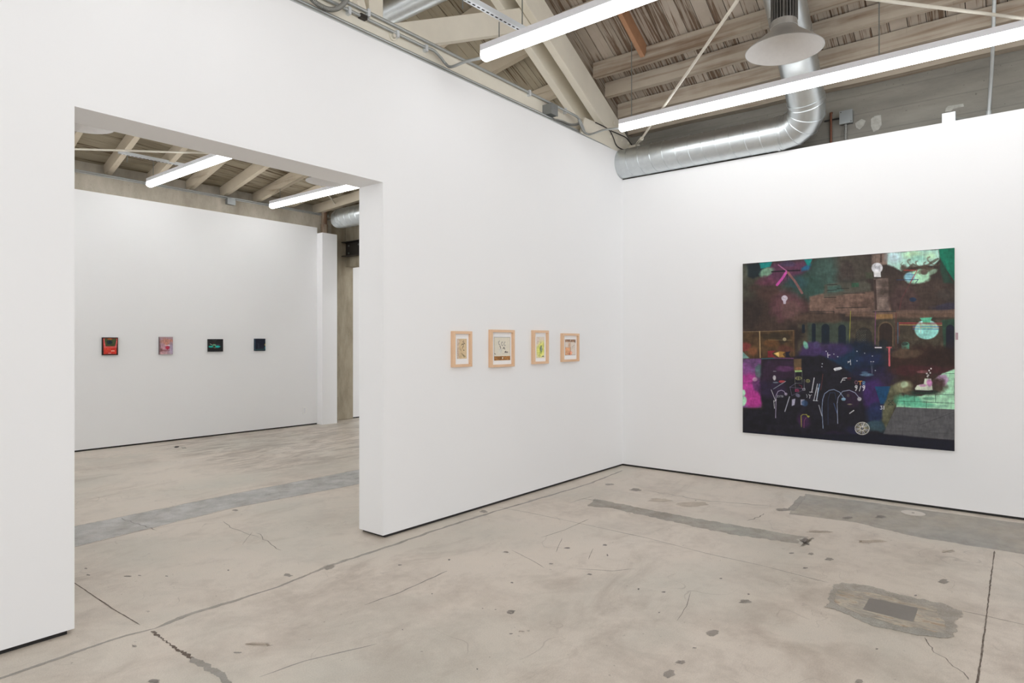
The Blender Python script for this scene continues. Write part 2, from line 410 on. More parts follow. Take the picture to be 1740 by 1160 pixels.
# ---- timber purlins in the near bay
purl = [(7.225, 'lowest whitewashed timber beam lying against the top of the concrete wall', .11),
        (6.955, 'whitewashed timber beam just above the lower tube light, second up from the concrete wall', .075),
        (6.655, 'whitewashed timber beam of the near ceiling, third up from the concrete wall', .075),
        (6.385, 'flaking timber beam that carries the lower end of the orange wood block', .075),
        (5.75, 'timber beam seen above the upper tube light, holding the top of the orange block', .075)]
for (x, lab, wd) in purl:
    zb = zr(x) - .172
    mb = MB(); N = 26; ya, yb = -5.95, 3.92
    for i in range(N):
        pass
    path = [(x, ya + (yb - ya) * i / N, zb + .083 + .004 * math.sin(i * 1.7 + x * 5)) for i in range(N + 1)]
    for i in range(N):
        mb.bar(path[i], path[i + 1], wd, .166, (1, 0, 0))
    tag(mb.build('ceiling_purlin', M['purlin']), lab, 'ceiling beam', 'timber beams of the near ceiling bay')
# ---- rafters in the far bay
far = [(2.95, 'cream rafter at the far left of the opening, beside the round lamp rim'),
       (3.55, 'cream rafter crossed by the diagonal rod and metal channel, second from left'),
       (4.14, 'cream rafter behind the left tube light of the far room, near the channel end'),
       (4.71, 'cream rafter emerging from under the right part of the left far tube light'),
       (5.26, 'cream rafter ending just above the grey box on the far concrete beam'),
       (5.83, 'split cream rafter between the grey far box and the right far tube light'),
       (6.42, 'cream rafter directly above the right tube light of the far room'),
       (7.02, 'short stained rafter above the far duct and rusty pipe')]
for (x, lab) in far:
    mb = MB(); N = 8
    for i in range(N):
        ya = 4.30 + (10.43 - 4.30) * i / N; yb = 4.30 + (10.43 - 4.30) * (i + 1) / N
        mb.bar((x, ya, zroof(x, ya) - .088), (x, yb, zroof(x, yb) - .088), .075, .17, (1, 0, 0))
    tag(mb.build('ceiling_rafter', M['purlin_far']), lab, 'rafter', 'cream rafters of the far room ceiling')
# orange block between two purlins
bx0, bx1 = 5.79, 6.347
tag(MB().bar((bx0, 3.27, zr(bx0) - .085), (bx1, 3.27, zr(bx1) - .085), .05, .15).build('wood_block', M['orange'], bevel=.003),
    'fresh orange wood block bridging two ceiling beams above the tube lights', 'wood block')

# ---- truss over the partition
t = thing('timber_truss', 'cream painted timber truss standing along the top of the left partition', 'truss', (0, 0, 0))
MB().box(-4.9, 7.15, 3.985, 4.075, 3.822, 4.085).build('bottom_chord', M['cream'], t, bevel=.006)
def chord(y0, y1, xa, xb, zo=0.0):
    zl = lambda x: 7.665 + zo - .54 * x; zu = lambda x: 8.0 + zo - .54 * x
    return MB().prism_y([(xa, zl(xa)), (xb, zl(xb)), (xb, zu(xb)), (xa, zu(xa))], y0, y1)
chord(3.93, 4.02, 1.3, 7.12).build('top_chord', M['cream'], t, bevel=.006)
chord(4.17, 4.26, 1.3, 7.0, -.02).build('top_chord', M['cream'], t, bevel=.006)
MB().prism_y([(3.21, 4.08), (3.35, 4.08), (3.35, 6.0), (3.21, 6.0)], 4.03, 4.16).build('post', M['cream'], t, bevel=.005)
MB().prism_y([(3.40, 4.085), (3.86, 4.085), (5.36, 4.775), (5.20, 4.95)], 4.03, 4.16).build('diagonal_web', M['cream'], t, bevel=.005)
MB().prism_y([(3.12, 4.085), (3.20, 4.085), (2.3, 6.4), (2.05, 6.4)], 4.03, 4.16).build('diagonal_web', M['cream'], t, bevel=.005)
gp = [on_y(x, y, 3.922) for (x, y) in ((992, 200), (1013, 209), (1033, 219), (1054, 216), (1063, 232), (1074, 256), (1052, 262), (1002, 238), (985, 226))]
MB().prism_y([(p.x, p.z) for p in gp], 3.905, 3.93).build('gusset_plate', M['cream'], t, bevel=.003)
for (x, y) in ((1038, 232), (1049, 234), (1058, 239), (1068, 244), (1044, 209)):
    p = on_y(x, y, 3.905); MB().tube([(p.x, 3.897, p.z), (p.x, 3.91, p.z)], .02, 10).build('bolt', M['cream'], t)
p = on_y(666.6, 62, 3.985)
k = thing('access_cap', 'small round cream cap on the side of the truss bottom beam', 'cap', (p.x, p.y, p.z))
MB().tube([(0, .0, 0), (0, -.012, 0)], .034, 24).build('rim', M['cream'], k, bevel=.003)
MB().tube([(0, -.012, 0), (0, -.03, 0)], [.022, .016], 20).build('knob', M['rod'], k)

# ---- conduits over the partition edge
def pipe(name, pts, r, m, label, cat, smooth=True, n=10):
    o = MB().tube(smooth_path(pts) if smooth else pts, r, n).build(name, m, smooth=True); return tag(o, label, cat)
A = [(-2, 3.965, 4.058), (5.46, 3.965, 4.055)] + [tuple(on_y(x, y, 3.90)) for (x, y) in ((965, 190), (981, 199), (988, 210), (993, 223))]
c1 = thing('conduit', 'grey conduit clipped along the upper edge of the truss beam', 'conduit')
MB().tube(A[:2] + smooth_path(A[1:])[1:], .013, 10).build('pipe', M['galv_dark'], c1, smooth=True)
for (px_) in (626, 900, 961):
    q = on_y(px_, 100, 3.96); MB().box(q.x - .012, q.x + .012, 3.948, 3.985, 4.02, 4.078).build('clip', M['boxwhite'], c1)
Bp = [(-2, 3.962, 4.0), (3.0, 3.962, 3.998), (3.75, 3.962, 3.998)] + [tuple(on_y(x, y, 3.94)) for (x, y) in ((737, 86), (749, 98), (757, 108))] + [tuple(on_y(767, 113.5, 3.86)), (3.885, 3.62, 3.835), (3.89, 3.44, 3.815)]
c2 = thing('conduit', 'grey conduit dropping from the truss beam to the upper tube light', 'conduit')
MB().tube(Bp[:2] + smooth_path(Bp[2:]), .0125, 10).build('pipe', M['galv_dark'], c2, smooth=True)
for (px_) in (593, 675, 724):
    q = on_y(px_, 70, 3.96); MB().box(q.x - .012, q.x + .012, 3.945, 3.985, 3.965, 4.02).build('clip', M['boxwhite'], c2)
q = on_y(617, 25, 3.96); MB().box(q.x - .03, q.x + .03, 3.944, 3.98, 3.982, 4.015).build('coupling', M['steel_dark'], c2)
Cp = [tuple(on_y(x, y, 3.885)) for (x, y) in ((983, 203), (987, 214), (993, 224), (1003, 228))] + [(6.118, 3.62, 3.845), (6.12, 3.44, 3.82)]
pipe('conduit', Cp, .011, M['galv_dark'], 'thin grey conduit looping from the truss heel to the lower tube light', 'conduit')
labs = ['lowest grey conduit lying along the top edge of the left white wall',
        'middle grey conduit of the three lying on the left white wall top', 'rear grey conduit of the three lying on the left white wall top']
for i, (yy, zz, rr) in enumerate(((3.899, 3.834, .011), (3.93, 3.861, .012), (3.955, 3.889, .014))):
    pts = [(-2, yy, zz), (5.9, yy, zz)] + [(6.3, yy, zz - .002), (6.6, yy - .0, zz - .005), (6.85 - .03 * i, yy - .01, 3.80 + .02 * i)]
    pts2 = pts[:2] + smooth_path(pts[1:])[1:]
    tag(MB().tube(pts2, rr, 8).build('conduit', M['flex'] if i == 1 else M['galv_dark'], smooth=True), labs[i], 'conduit', 'conduits on top of the left wall')
# flexible loop
lp = [on_y(x, y, 3.915) for (x, y) in ((500, -30), (528, -3), (543, 9), (560, 16), (574, 14), (585, 5), (594, -10), (600, -40))]
sp = smooth_path([tuple(a) for a in lp], 14); rr = [.019 if i % 2 else .0155 for i in range(len(sp))]
tag(MB().tube(sp, rr, 12).build('flexible_conduit', M['flex'], smooth=False), 'ribbed flexible conduit sagging in a loop at the top left of the truss beam', 'conduit')
# grey box on the beam
p0, p1 = on_y(936, 186, 3.875), on_y(947, 201, 3.875)
jb = thing('junction_box', 'grey metal box fixed on the truss beam near the room corner', 'junction box')
MB().box(p0.x, p1.x, 3.875, 3.985, 3.895, 3.895 + .11).build('body', M['boxgrey'], jb, bevel=.003)
MB().box(p0.x - .003, p1.x + .003, 3.869, 3.875, 3.892, 4.008).build('cover', M['boxgrey'], jb)
for i, dx in enumerate((0, .03)):
    a = [(p1.x, 3.92 + dx, 3.875 + .02 * i)] + [tuple(on_y(x, y + 2 * i, 3.90 + dx)) for (x, y) in ((955, 205), (966, 210), (976, 211), (983, 209))]
    MB().tube(smooth_path(a), .008, 8).build('lead', M['flex'], jb, smooth=True)
# cables at the truss heel
for i, (pts, lab) in enumerate((
    (((1012, 208), (1033, 219), (1041, 231), (1047, 246), (1056, 253), (1066, 255)), 'dark cable curving down the truss heel plate into the corner'),
    (((1038, 222), (1052, 228), (1064, 234), (1071, 243), (1078, 252)), 'dark cable draped over the bolts to the duct end'))):
    pipe('cable', [tuple(on_y(x, y, 3.895)) for x, y in pts], .006, M['blackwire'], lab, 'cable', n=6)

# ---- tube lights
def strip_light(loc, length, label, group, wires, lamp='lamp'):
    t = thing('tube_light', label, 'tube light', loc, 0, group)
    hw = .05
    MB().box(-hw, hw, -length, 0, .068, .12).build('housing', M['dwhite'], t, bevel=.002)
    prof = [(-hw + .002, .068), (-hw, .03)] + [(-hw * math.cos(a), .03 - .03 * math.sin(a)) for a in [PI * i / 10 for i in range(1, 10)]] + [(hw, .03), (hw - .002, .068)]
    prof = [(x, z) for x, z in prof]
    MB().prism_y(prof, -length + .004, -.004).build('diffuser', M[lamp], t, smooth=True)
    for (y, top) in wires:
        MB().tube([(0, y, .12), (0, y, top)], .0045, 6).build('hanging_wire', M['wire'], t)
    return t
ZT = 3.782
g1 = 'long tube lights hung in the near room'
strip_light((3.89, 3.43, ZT), 4.88, 'upper long lit tube light, hung parallel above the opening side of the near room', g1, ((-.16, .27), (-2.3, zr(3.89) - ZT)))
strip_light((6.12, 3.43, ZT), 4.88, 'lower long lit tube light, running in front of the silver duct', g1, ((-.13, zr(6.12) - ZT), (-2.45, zr(6.12) - ZT), (-4.7, zr(6.12) - ZT)))
for i, x in enumerate((1.66, -.57, -2.8)):  # extra fixtures added out of view to light the walls evenly
    strip_light((x, 3.43, ZT), 4.88, 'added lit tube light outside the picture, evens the light of the near room', g1, ((-.16, zr(x) - ZT), (-4.7, zr(x) - ZT)))
g2 = 'tube lights hung in the far room'
strip_light((3.90, 9.84, ZT - .045), 4.88, 'left lit tube light seen through the opening, under the metal channel', g2, ((-.12, .42), (-4.7, 1.6)), 'lamp2')
strip_light((5.81, 9.84, ZT - .045), 4.88, 'right lit tube light seen through the opening, near the far duct', g2, ((-.25, zroof(5.81, 9.59) - ZT + .045), (-4.7, 1.0)), 'lamp2')
for x in (1.99,):  # extra out-of-view fixture added to brighten the far room
    strip_light((x, 9.84, ZT - .045), 4.88, 'added lit tube light hidden behind the left wall, brightens the far room', g2, ((-.25, zroof(x, 9.59) - ZT + .045),), 'lamp2')

strip_light((8.9, 9.9, 3.7), 4.0, 'added unseen tube light beyond the concrete column, brightens the white corner box', g2, ((-.3, .295), (-3.6, .295)), 'lamp2')  # unseen fixture added to lift the corner box and column
# ---- metal channels
def channel(name, p0, p1, label):
    t = thing(name, label, 'metal channel')
    p0, p1 = Vector(p0), Vector(p1); L = (p1 - p0).length; d = (p1 - p0) / L; s = Vector((0, 1, 0)); u = Vector((0, 0, 1))
    mb = MB(); mb.bar(p0, p1, .041, .003, s); mb.bar(p0 + s * .02 + u * .02, p1 + s * .02 + u * .02, .003, .04, s); mb.bar(p0 - s * .02 + u * .02, p1 - s * .02 + u * .02, .003, .04, s)
    sl = mb; n = int(L / .05)
    for i in range(n):
        c = p0 + d * (.025 + i * .05) - u * .0022
        sl.bar(c - d * .014, c + d * .014, .012, .001, s, 1)
    mb.build('channel_body', [M['boxwhite'], M['black']], t); return t
channel('strut_channel', (2.6, 3.30, 4.055), (4.25, 3.22, 4.055), 'slotted metal channel above the end of the upper tube light')
channel('strut_channel', (3.45, 9.72, 4.10), (4.40, 9.70, 4.10), 'slim metal channel above the left tube light of the far room')
for (x, y, z0, z1, lab) in ((4.13, 3.225, 3.98, zr(4.13), 'thin threaded rod hanging through the slotted channel, right of the near wire'),
                        (3.46, 3.26, 3.98, zr(3.46), 'thin threaded rod holding the left end of the slotted channel'),
                        (3.56, 9.72, 4.0, zroof(3.56, 9.72) - .17, 'short threaded rod dropping from a far rafter through the slim channel')):
    tag(MB().tube([(x, y, z0), (x, y, z1)], .005, 6).build('threaded_rod', M['wire']), lab, 'threaded rod')

# ---- brace rods
def rod(p0, p1, label, tb=None, end=None):
    t = thing('brace_rod', label, 'brace rod'); p0, p1 = Vector(p0), Vector(p1); d = (p1 - p0).normalized()
    MB().tube([p0, p1], .013, 10).build('rod', M['rod'], t, smooth=True)
    if tb is not None:
        c = p0 + d * tb; s = d.cross(Vector((0, 0, 1))).normalized()
        mb = MB()
        for k in (-1, 1): mb.bar(c + s * k * .02 - d * .09, c + s * k * .02 + d * .09, .01, .014, (0, 0, 1))
        mb.tube([c - d * .12, c - d * .08], .024, 10); mb.tube([c + d * .08, c + d * .12], .024, 10)
        mb.build('turnbuckle', M['rod'], t)
    if end:
        MB().box(*end).build('end_bracket', M['rod'], t, bevel=.004)
ZR = 3.965
rod((7.20, 3.86, ZR - .06), (3.6, .80, ZR), 'cream diagonal rod running down to the bracket above the duct end', .36, (7.15, 7.26, 3.78, 3.9, ZR - .12, ZR + .0))
rod((3.75, 2.13, ZR + .045), (7.25, -.72, ZR + .045), 'cream diagonal rod passing right of the round lamp behind the lower tube light')
rod((7.2, 5.1, ZR), (2.16, 10.13, ZR), 'cream rod crossing the left half of the opening below the far rafters')
rod((7.16, 9.90, ZR + .04), (2.3, 5.09, ZR + .04), 'short visible cream rod behind the right far tube light', .12)

# ---- round high bay lamps
def high_bay(loc, label, top):
    t = thing('high_bay_lamp', label, 'pendant lamp', loc, 0, 'round high bay lamps')
    R_ = .278
    outer = [(.095, .165), (.10, .155), (.115, .135), (.19, .075), (R_, 0.0)]
    MB().lathe(outer + [(R_ + .004, -.004), (R_, -.006)], n=64).build('reflector_shade', M['spun'], t, smooth=True)
    MB().lathe([(R_ - .001, -.005), (.187, .068), (.112, .128), (.09, .14), (.0, .141)], n=64).build('reflector_lining', M['reflector'], t, smooth=True)
    MB().lathe([(0, .215), (.092, .215), (.098, .165), (.0, .165)], n=40).build('collar', M['spun'], t, smooth=True)
    fins = MB()
    for k in range(26):
        a = 2 * PI * k / 26; c, s = math.cos(a), math.sin(a)
        fins.bar((.045 * c, .045 * s, .38), (.098 * c, .098 * s, .38), .004, .33, (-s, c, 0))
    fins.lathe([(0, .215), (.05, .215), (.05, .545), (0, .545)], n=20)
    fins.build('heat_sink', M['sink'], t)
    MB().lathe([(0, .545), (.1, .545), (.1, .56), (.06, .59), (0, .59)], n=32).build('driver_cap', M['sink'], t, smooth=True)
    MB().tube([(0, 0, .585), (0, 0, top)], .006, 6).build('hanger', M['wire'], t)
high_bay((5.13, 1.46, 3.755), 'unlit round metal lamp hanging in front of the silver duct', zr(5.13) - 3.755)
high_bay((5.36, 7.67, 3.765), 'unlit round lamp whose rim peeks below the right end of the opening head', zroof(5.36, 7.67) - 3.765)
high_bay((2.38, 7.64, 3.765), 'unlit round lamp whose rim peeks below the left end of the opening head', zroof(2.38, 7.64) - 3.765)

# ---- ducts
def duct_seg(pts, r, n=48):
    return MB().tube(pts, r, n, caps=True)
def helix(p0, p1, r, pitch, ph=0.0, tilt=True):
    p0, p1 = Vector(p0), Vector(p1); L = (p1 - p0).length; d = (p1 - p0) / L
    a = d.orthogonal().normalized(); b = d.cross(a); N = int(L / pitch * 28)
    return [p0 + d * (L * i / N) + (a * math.cos(2 * PI * L * i / N / pitch + ph) + b * math.sin(2 * PI * L * i / N / pitch + ph)) * r for i in range(N + 1)]
DX, DZ, DR = 6.94, 3.682, .172
t = thing('air_duct', 'silver spiral duct lying on the right wall top and elbowing up to the roof', 'duct')
ye = 1.98
s2 = math.sqrt(.5); up = Vector((-s2, 0, s2)); Rb = .27
MB().tube([(DX, 3.878, DZ), (DX, ye, DZ)], DR, 64).build('horizontal_run', M['duct'], t, smooth=True)
MB().tube(helix((DX, 3.87, DZ), (DX, ye, DZ), DR + .0015, .155), .0035, 6).build('spiral_seam', M['duct'], t, smooth=True)
# gored elbow from -Y to up
c = Vector((DX, ye, DZ)) + up * Rb
elb = []; 
for i in range(5):
    a = PI / 2 * i / 4; elb.append(c - up * (Rb * math.cos(a)) + Vector((0, -1, 0)) * (Rb * math.sin(a)))
e = MB(); rings = []
for i in range(5):
    a = PI / 2 * i / 4; tan = Vector((0, -1, 0)) * math.cos(a) + up * math.sin(a)
    n1 = Vector((0, -1, 0)).cross(up).normalized(); n2 = tan.cross(n1)
    k_ = 1.0 if i in (0, 4) else 1.03
    rings.append([elb[i] + (n1 * math.cos(2 * PI * j / 48) + n2 * math.sin(2 * PI * j / 48) * k_) * DR for j in range(48)])
vs = [v for r_ in rings for v in r_]; fs = [(i * 48 + j, i * 48 + (j + 1) % 48, (i + 1) * 48 + (j + 1) % 48, (i + 1) * 48 + j) for i in range(4) for j in range(48)]
e.add(vs, fs)
eo = e.build('elbow', M['duct'], t, smooth=True)
sm = MB()
for r_ in rings[0:5]: sm.tube(r_ + [r_[0]], .005, 6, caps=False)
sm.build('elbow_seams', M['duct'], eo)
st = elb[4]; L2 = (st.x - 5.5) / s2
en = st + up * L2
MB().tube([st, en], DR, 64).build('rising_run', M['duct'], t, smooth=True)
MB().tube(helix(st, en, DR + .0015, .36, 1.0), .0035, 6).build('spiral_seam', M['duct'], t, smooth=True)
MB().tube([st + up * .02, st + up * .05], DR + .006, 48).build('collar_band', M['duct'], t, smooth=True)
MB().tube([(DX, ye + .03, DZ), (DX, ye + .06, DZ)], DR + .006, 48).build('collar_band', M['duct'], t, smooth=True)
MB().bar((7.0, 1.95, 3.50), (7.0, 3.7, 3.50), .05, .003, (1, 0, 0)).build('dark_strip', M['blackwire'], t)  # thin dark strip on the wall top below the duct

t = thing('air_duct', 'silver spiral duct end showing behind the right jamb of the opening', 'duct')
MB().tube([(DX + .0, 4.25, DZ + .02), (DX, 9.45, DZ + .02)], DR, 64).build('run', M['duct'], t, smooth=True)
MB().tube(helix((DX, 4.3, DZ + .02), (DX, 9.45, DZ + .02), DR + .0015, .155), .0035, 6).build('spiral_seam', M['duct'], t, smooth=True)
MB().tube([(DX, 9.45, DZ + .02), (DX, 9.55, DZ + .01), (DX + .03, 9.64, DZ - .02)], [DR + .003, DR - .01, DR - .05], 40).build('end_cap', M['duct'], t, smooth=True)
for yy in (5.5, 7.2, 8.9): MB().tube([(DX, yy, DZ + DR), (DX, yy, zroof(DX, yy) - .002)], .006, 6).build('hanger', M['wire'], t)
# duct through the truss: silver piece seen beyond the post
q0 = on_y(640, 30, 5.2); 
tag(MB().tube([(4.6, 5.7, 5.12), (4.6, 4.42, 5.12)], .14, 40).build('air_duct', M['duct'], smooth=True), 'silver duct glimpsed behind the truss post at the top of the picture', 'duct')

# ---- items on the outer concrete wall
XW = 7.285
def wall_box(px0, py0, px1, py1, X, name, m, label, cat, d=.05):
    a = on_x(px0, py0, X); b_ = on_x(px1, py1, X)
    o = MB().box(X - d, X, min(a.y, b_.y), max(a.y, b_.y), min(a.z, b_.z), max(a.z, b_.z)).build(name, m, bevel=.003)
    return tag(o, label, cat), a, b_
bxo = thing('junction_box', 'grey square box on the bare concrete right of the duct elbow', 'junction box')
a = on_x(1427, 190, 7.225); b_ = on_x(1448, 207, 7.225)
MB().box(7.225, XW, b_.y, a.y, b_.z, a.z).build('body', M['boxgrey'], bxo, bevel=.003)
MB().box(7.221, 7.225, b_.y - .004, a.y + .004, b_.z - .004, a.z + .004).build('cover', M['boxgrey'], bxo)
for (yy, zz) in ((a.y - .01, a.z - .01), (b_.y + .01, b_.z + .01)): MB().tube([(7.218, yy, zz), (7.222, yy, zz)], .005, 8).build('screw', M['steel_dark'], bxo)
p = on_x(1437, 207, 7.255)
zz = p.z; fx = [(7.255, p.y, zz - .012 * i) for i in range(40)]
tag(MB().tube(fx, [.014 if i % 2 else .011 for i in range(40)], 10).build('flexible_conduit', M['flex']), 'ribbed conduit dropping from the grey wall box behind the right wall', 'conduit')
p = on_x(1412, 192, 7.26)
pp = thing('pipe', 'thin brown pipe rising on the concrete just left of the grey box', 'pipe')
MB().tube([(7.26, p.y, p.z), (7.26, p.y, 3.0)], .012, 10).build('pipe_body', M['copper'], pp, smooth=True)
MB().tube([(7.26, p.y, p.z - .005), (XW, p.y, p.z + .005)], .014, 10).build('pipe_end', M['copper'], pp)
p1_ = on_x(1401, 206, 7.27); p2_ = on_x(1427, 201, 7.27)
tag(MB().tube([p1_, p2_], .008, 8).build('conduit', M['blackwire']), 'short dark conduit linking the duct elbow and the grey wall box', 'conduit')
# plaster patches
def patch(pts, label, cat='plaster patch'):
    P = [on_x(x, y, XW - .004) for x, y in pts]
    mb = MB(); n = len(P); mb.add([tuple(q) for q in P] + [(XW, q.y, q.z) for q in P], [tuple(range(n))] + [(i, (i + 1) % n, (i + 1) % n + n, i + n) for i in range(n)])
    tag(mb.build('plaster_patch', M['plaster']), label, cat)
patch([(1453, 209), (1464, 202), (1471, 205), (1468, 213), (1461, 220), (1455, 217)], 'small ragged pale plaster patch beside the grey wall box')
patch([(1480, 202), (1486, 197), (1497, 195), (1498, 212), (1493, 220), (1484, 224), (1480, 215)], 'taller pale plaster patch with holes right of the ragged one')
patch([(1607, 184), (1611, 180), (1637, 176), (1638, 181), (1620, 185), (1616, 189), (1606, 190)], 'smeared pale plaster patch above the zinc box')
# zinc box on top of right wall
a = on_x(1600.5, 193, 7.1005); b_ = on_x(1623.5, 193, 7.1005)
zb = thing('junction_box', 'pale zinc box poking above the top edge of the right white wall', 'junction box')
MB().box(7.1005, 7.16, b_.y, a.y, 3.44, a.z).build('body', M['boxwhite'], zb, bevel=.002)
MB().tube([(7.15, b_.y, 3.565), (7.15, b_.y - .05, 3.56), (7.15, b_.y - .22, 3.50), (7.15, b_.y - .3, 3.44)], .012, 8).build('lead', M['flex'], zb)
vp = thing('conduit', 'tall steel conduit rising from the right wall top past the concrete', 'conduit')
a = on_x(1680, 192, 7.2); 
pth = [(7.2, a.y, 3.40), tuple(a)] + [tuple(on_x(1685, 120, 7.05)), tuple(on_x(1687, 80, 6.9)), tuple(on_x(1689.5, 0, 6.68)), (6.62, .235, 4.62)]
MB().tube(pth, .015, 10).build('pipe', M['galv_dark'], vp, smooth=True)
MB().tube([(7.2, a.y, 3.55), (7.2, a.y, 3.60)], .021, 12).build('coupling', M['galv_dark'], vp)

# ---- far room bits
cn = ['upper thin conduit along the far concrete beam', 'lower thin conduit along the far concrete beam']
for i, (yy, zz) in enumerate(((10.225, 3.886), (10.225, 3.862))):
    tag(MB().tube([(-4, yy, zz), (7.2, yy, zz)], .0105, 8).build('conduit', M['galv_dark'], smooth=True), cn[i], 'conduit')
p0, p1 = on_y(387, 336, 10.16), on_y(400, 348, 10.16)
jb = thing('junction_box', 'grey box on the far concrete beam between two rafters', 'junction box')
MB().box(p0.x, p1.x, 10.165, 10.24, p1.z, p0.z).build('body', M['boxgrey'], jb, bevel=.003)
MB().box(p0.x - .004, p1.x + .004, 10.16, 10.165, p1.z - .004, p0.z + .004).build('cover', M['boxgrey'], jb)
rp = thing('pipe', 'rusty vertical pipe standing on the white corner box of the far room', 'pipe')
rx = on_y(551, 390, 10.2).x
MB().tube([(rx, 10.2, 3.51), (rx, 10.2, 4.08)], .052, 20).build('pipe_body', M['rust'], rp, smooth=True)
MB().tube([(rx, 10.2, 3.51), (rx, 10.2, 3.69)], .066, 20).build('pipe_collar', M['rust'], rp, smooth=True, bevel=.004)
tag(MB().tube([(7.2, 10.3, 3.80), (7.2, 10.0, 3.79), (7.2, 8.8, 3.93)], .012, 8).build('conduit', M['galv_dark'], smooth=True), 'thin pale conduit passing behind the rusty pipe toward the far duct', 'conduit')
ib = thing('steel_beam', 'dark steel beam with flanges on the far end wall above the doorway', 'steel beam')
MB().box(7.64, 7.66, 5.0, 10.3, 3.17, 3.42).build('web', M['steel_dark'], ib)
MB().box(7.56, 7.68, 5.0, 10.33, 3.42, 3.435).build('flange', M['steel_dark'], ib)
MB().box(7.56, 7.68, 5.0, 10.33, 3.155, 3.17).build('flange', M['steel_dark'], ib)
for yy, z_ in ((10.2, 3.36), (10.2, 3.22), (9.9, 3.36)): MB().tube([(7.625, yy, z_), (7.642, yy, z_)], .018, 8).build('bolt', M['wire'], ib)
a, b_ = on_y(514.6, 691.5, Y_F), on_y(519.8, 703.5, Y_F)
ol = thing('wall_outlet', 'white electrical outlet low on the far room wall near its corner', 'outlet')
MB().box(a.x, b_.x, Y_F - .008, Y_F, b_.z, a.z).build('cover_plate', M['plastic'], ol, bevel=.002)
MB().box(a.x + .018, b_.x - .018, Y_F - .011, Y_F - .008, b_.z + .02, a.z - .02).build('socket', M['dwhite'], ol, bevel=.001)

# ------------------------------------------------------------------ painted surfaces (pigment only)
_rng = np.random.RandomState(3)
_T = _rng.rand(8, 64, 64)
def vnoise(x, y, s=0):
    T = _T[s % 8]; xi = np.floor(x).astype(int); yi = np.floor(y).astype(int); fx = x - xi; fy = y - yi
    fx = fx * fx * (3 - 2 * fx); fy = fy * fy * (3 - 2 * fy)
    g = lambda i, j: T[(yi + j) % 64, (xi + i) % 64]
    return (g(0, 0) * (1 - fx) + g(1, 0) * fx) * (1 - fy) + (g(0, 1) * (1 - fx) + g(1, 1) * fx) * fy
def fbm(x, y, s=0, o=4):
    r = 0; a = .5; n = 0
    for k in range(o):
        r = r + a * vnoise(x * 2 ** k + 7.3 * k, y * 2 ** k + 3.1 * k, s + k); n += a; a *= .55
    return r / n
class Paint:
    def __init__(s, X, Y, base, noise_scale=60.):
        s.X, s.Y = X, Y; s.c = np.zeros(X.shape + (3,)) + np.array(base, float)
        s.k = noise_scale
        s.N = fbm(X / noise_scale, Y / noise_scale, 1, 5) - .5
        s.N2 = fbm(X / (noise_scale / 4), Y / (noise_scale / 4), 4, 4) - .5
    def win(s, x0, y0, x1, y1):
        m = (s.X >= x0) & (s.X <= x1) & (s.Y >= y0) & (s.Y <= y1)
        r = np.where(m.any(1))[0]; c = np.where(m.any(0))[0]
        if len(r) == 0 or len(c) == 0: return None
        return slice(r[0], r[-1] + 1), slice(c[0], c[-1] + 1)
    def put(s, w, a, col, var=0.0):
        col = np.array(col, float)
        if var: col = col * (1 + var * (s.N2[w] * 2.2)[..., None])
        a = np.clip(a, 0, 1)[..., None]; s.c[w] = s.c[w] * (1 - a) + col * a
    def segd(s, X, Y, pts, closed=False):
        d = None; P = list(pts) + ([pts[0]] if closed else [])
        for (x0, y0), (x1, y1) in zip(P[:-1], P[1:]):
            dx, dy = x1 - x0, y1 - y0; L = dx * dx + dy * dy + 1e-9
            t = np.clip(((X - x0) * dx + (Y - y0) * dy) / L, 0, 1)
            q = np.hypot(X - x0 - t * dx, Y - y0 - t * dy); d = q if d is None else np.minimum(d, q)
        return d
    def poly(s, pts, col, soft=2., al=1., wob=0., var=.15):
        xs = [p[0] for p in pts]; ys = [p[1] for p in pts]; m = soft + wob * 1.5 + 2
        w = s.win(min(xs) - m, min(ys) - m, max(xs) + m, max(ys) + m)
        if w is None: return
        X, Y = s.X[w], s.Y[w]; ins = np.zeros(X.shape, bool)
        for (x0, y0), (x1, y1) in zip(pts, list(pts[1:]) + [pts[0]]):
            if y0 == y1: continue
            cnd = ((y0 > Y) != (y1 > Y)) & (X < (x1 - x0) * (Y - y0) / (y1 - y0) + x0); ins ^= cnd
        d = s.segd(X, Y, pts, True); sd = np.where(ins, -d, d) + s.N[w] * wob * 3
        s.put(w, al * (.5 - sd / max(soft, .5)), col, var)
    def blob(s, cx, cy, rx, ry, col, al=.9, wob=.5, soft=.5, rot=0., var=.2):
        R = max(rx, ry) * (1.6 + wob)
        w = s.win(cx - R, cy - R, cx + R, cy + R)
        if w is None: return
        X, Y = s.X[w] - cx, s.Y[w] - cy; c, q = math.cos(rot), math.sin(rot)
        r = np.hypot((X * c + Y * q) / rx, (-X * q + Y * c) / ry) + s.N[w] * wob * 2.4 + s.N2[w] * wob * .8
        s.put(w, al * np.clip((1 - r) / soft + .5, 0, 1), col, var)
    def line(s, pts, col, wd=3., al=1., rough=0.):
        xs = [p[0] for p in pts]; ys = [p[1] for p in pts]; m = wd + 3
        w = s.win(min(xs) - m, min(ys) - m, max(xs) + m, max(ys) + m)
        if w is None: return
        d = s.segd(s.X[w], s.Y[w], pts) + s.N2[w] * rough
        s.put(w, al * np.clip((wd / 2 - d) / 1.2 + .5, 0, 1), col)
    def arch(s, x0, x1, y0, y1, col, al=1.):
        r = (x1 - x0) / 2.; cx = (x0 + x1) / 2.
        pts = [(x0, y1)] + [(cx - r * math.cos(PI * i / 10), y0 + r - r * math.sin(PI * i / 10)) for i in range(11)] + [(x1, y1)]
        s.poly(pts, col, 3, al, .6)
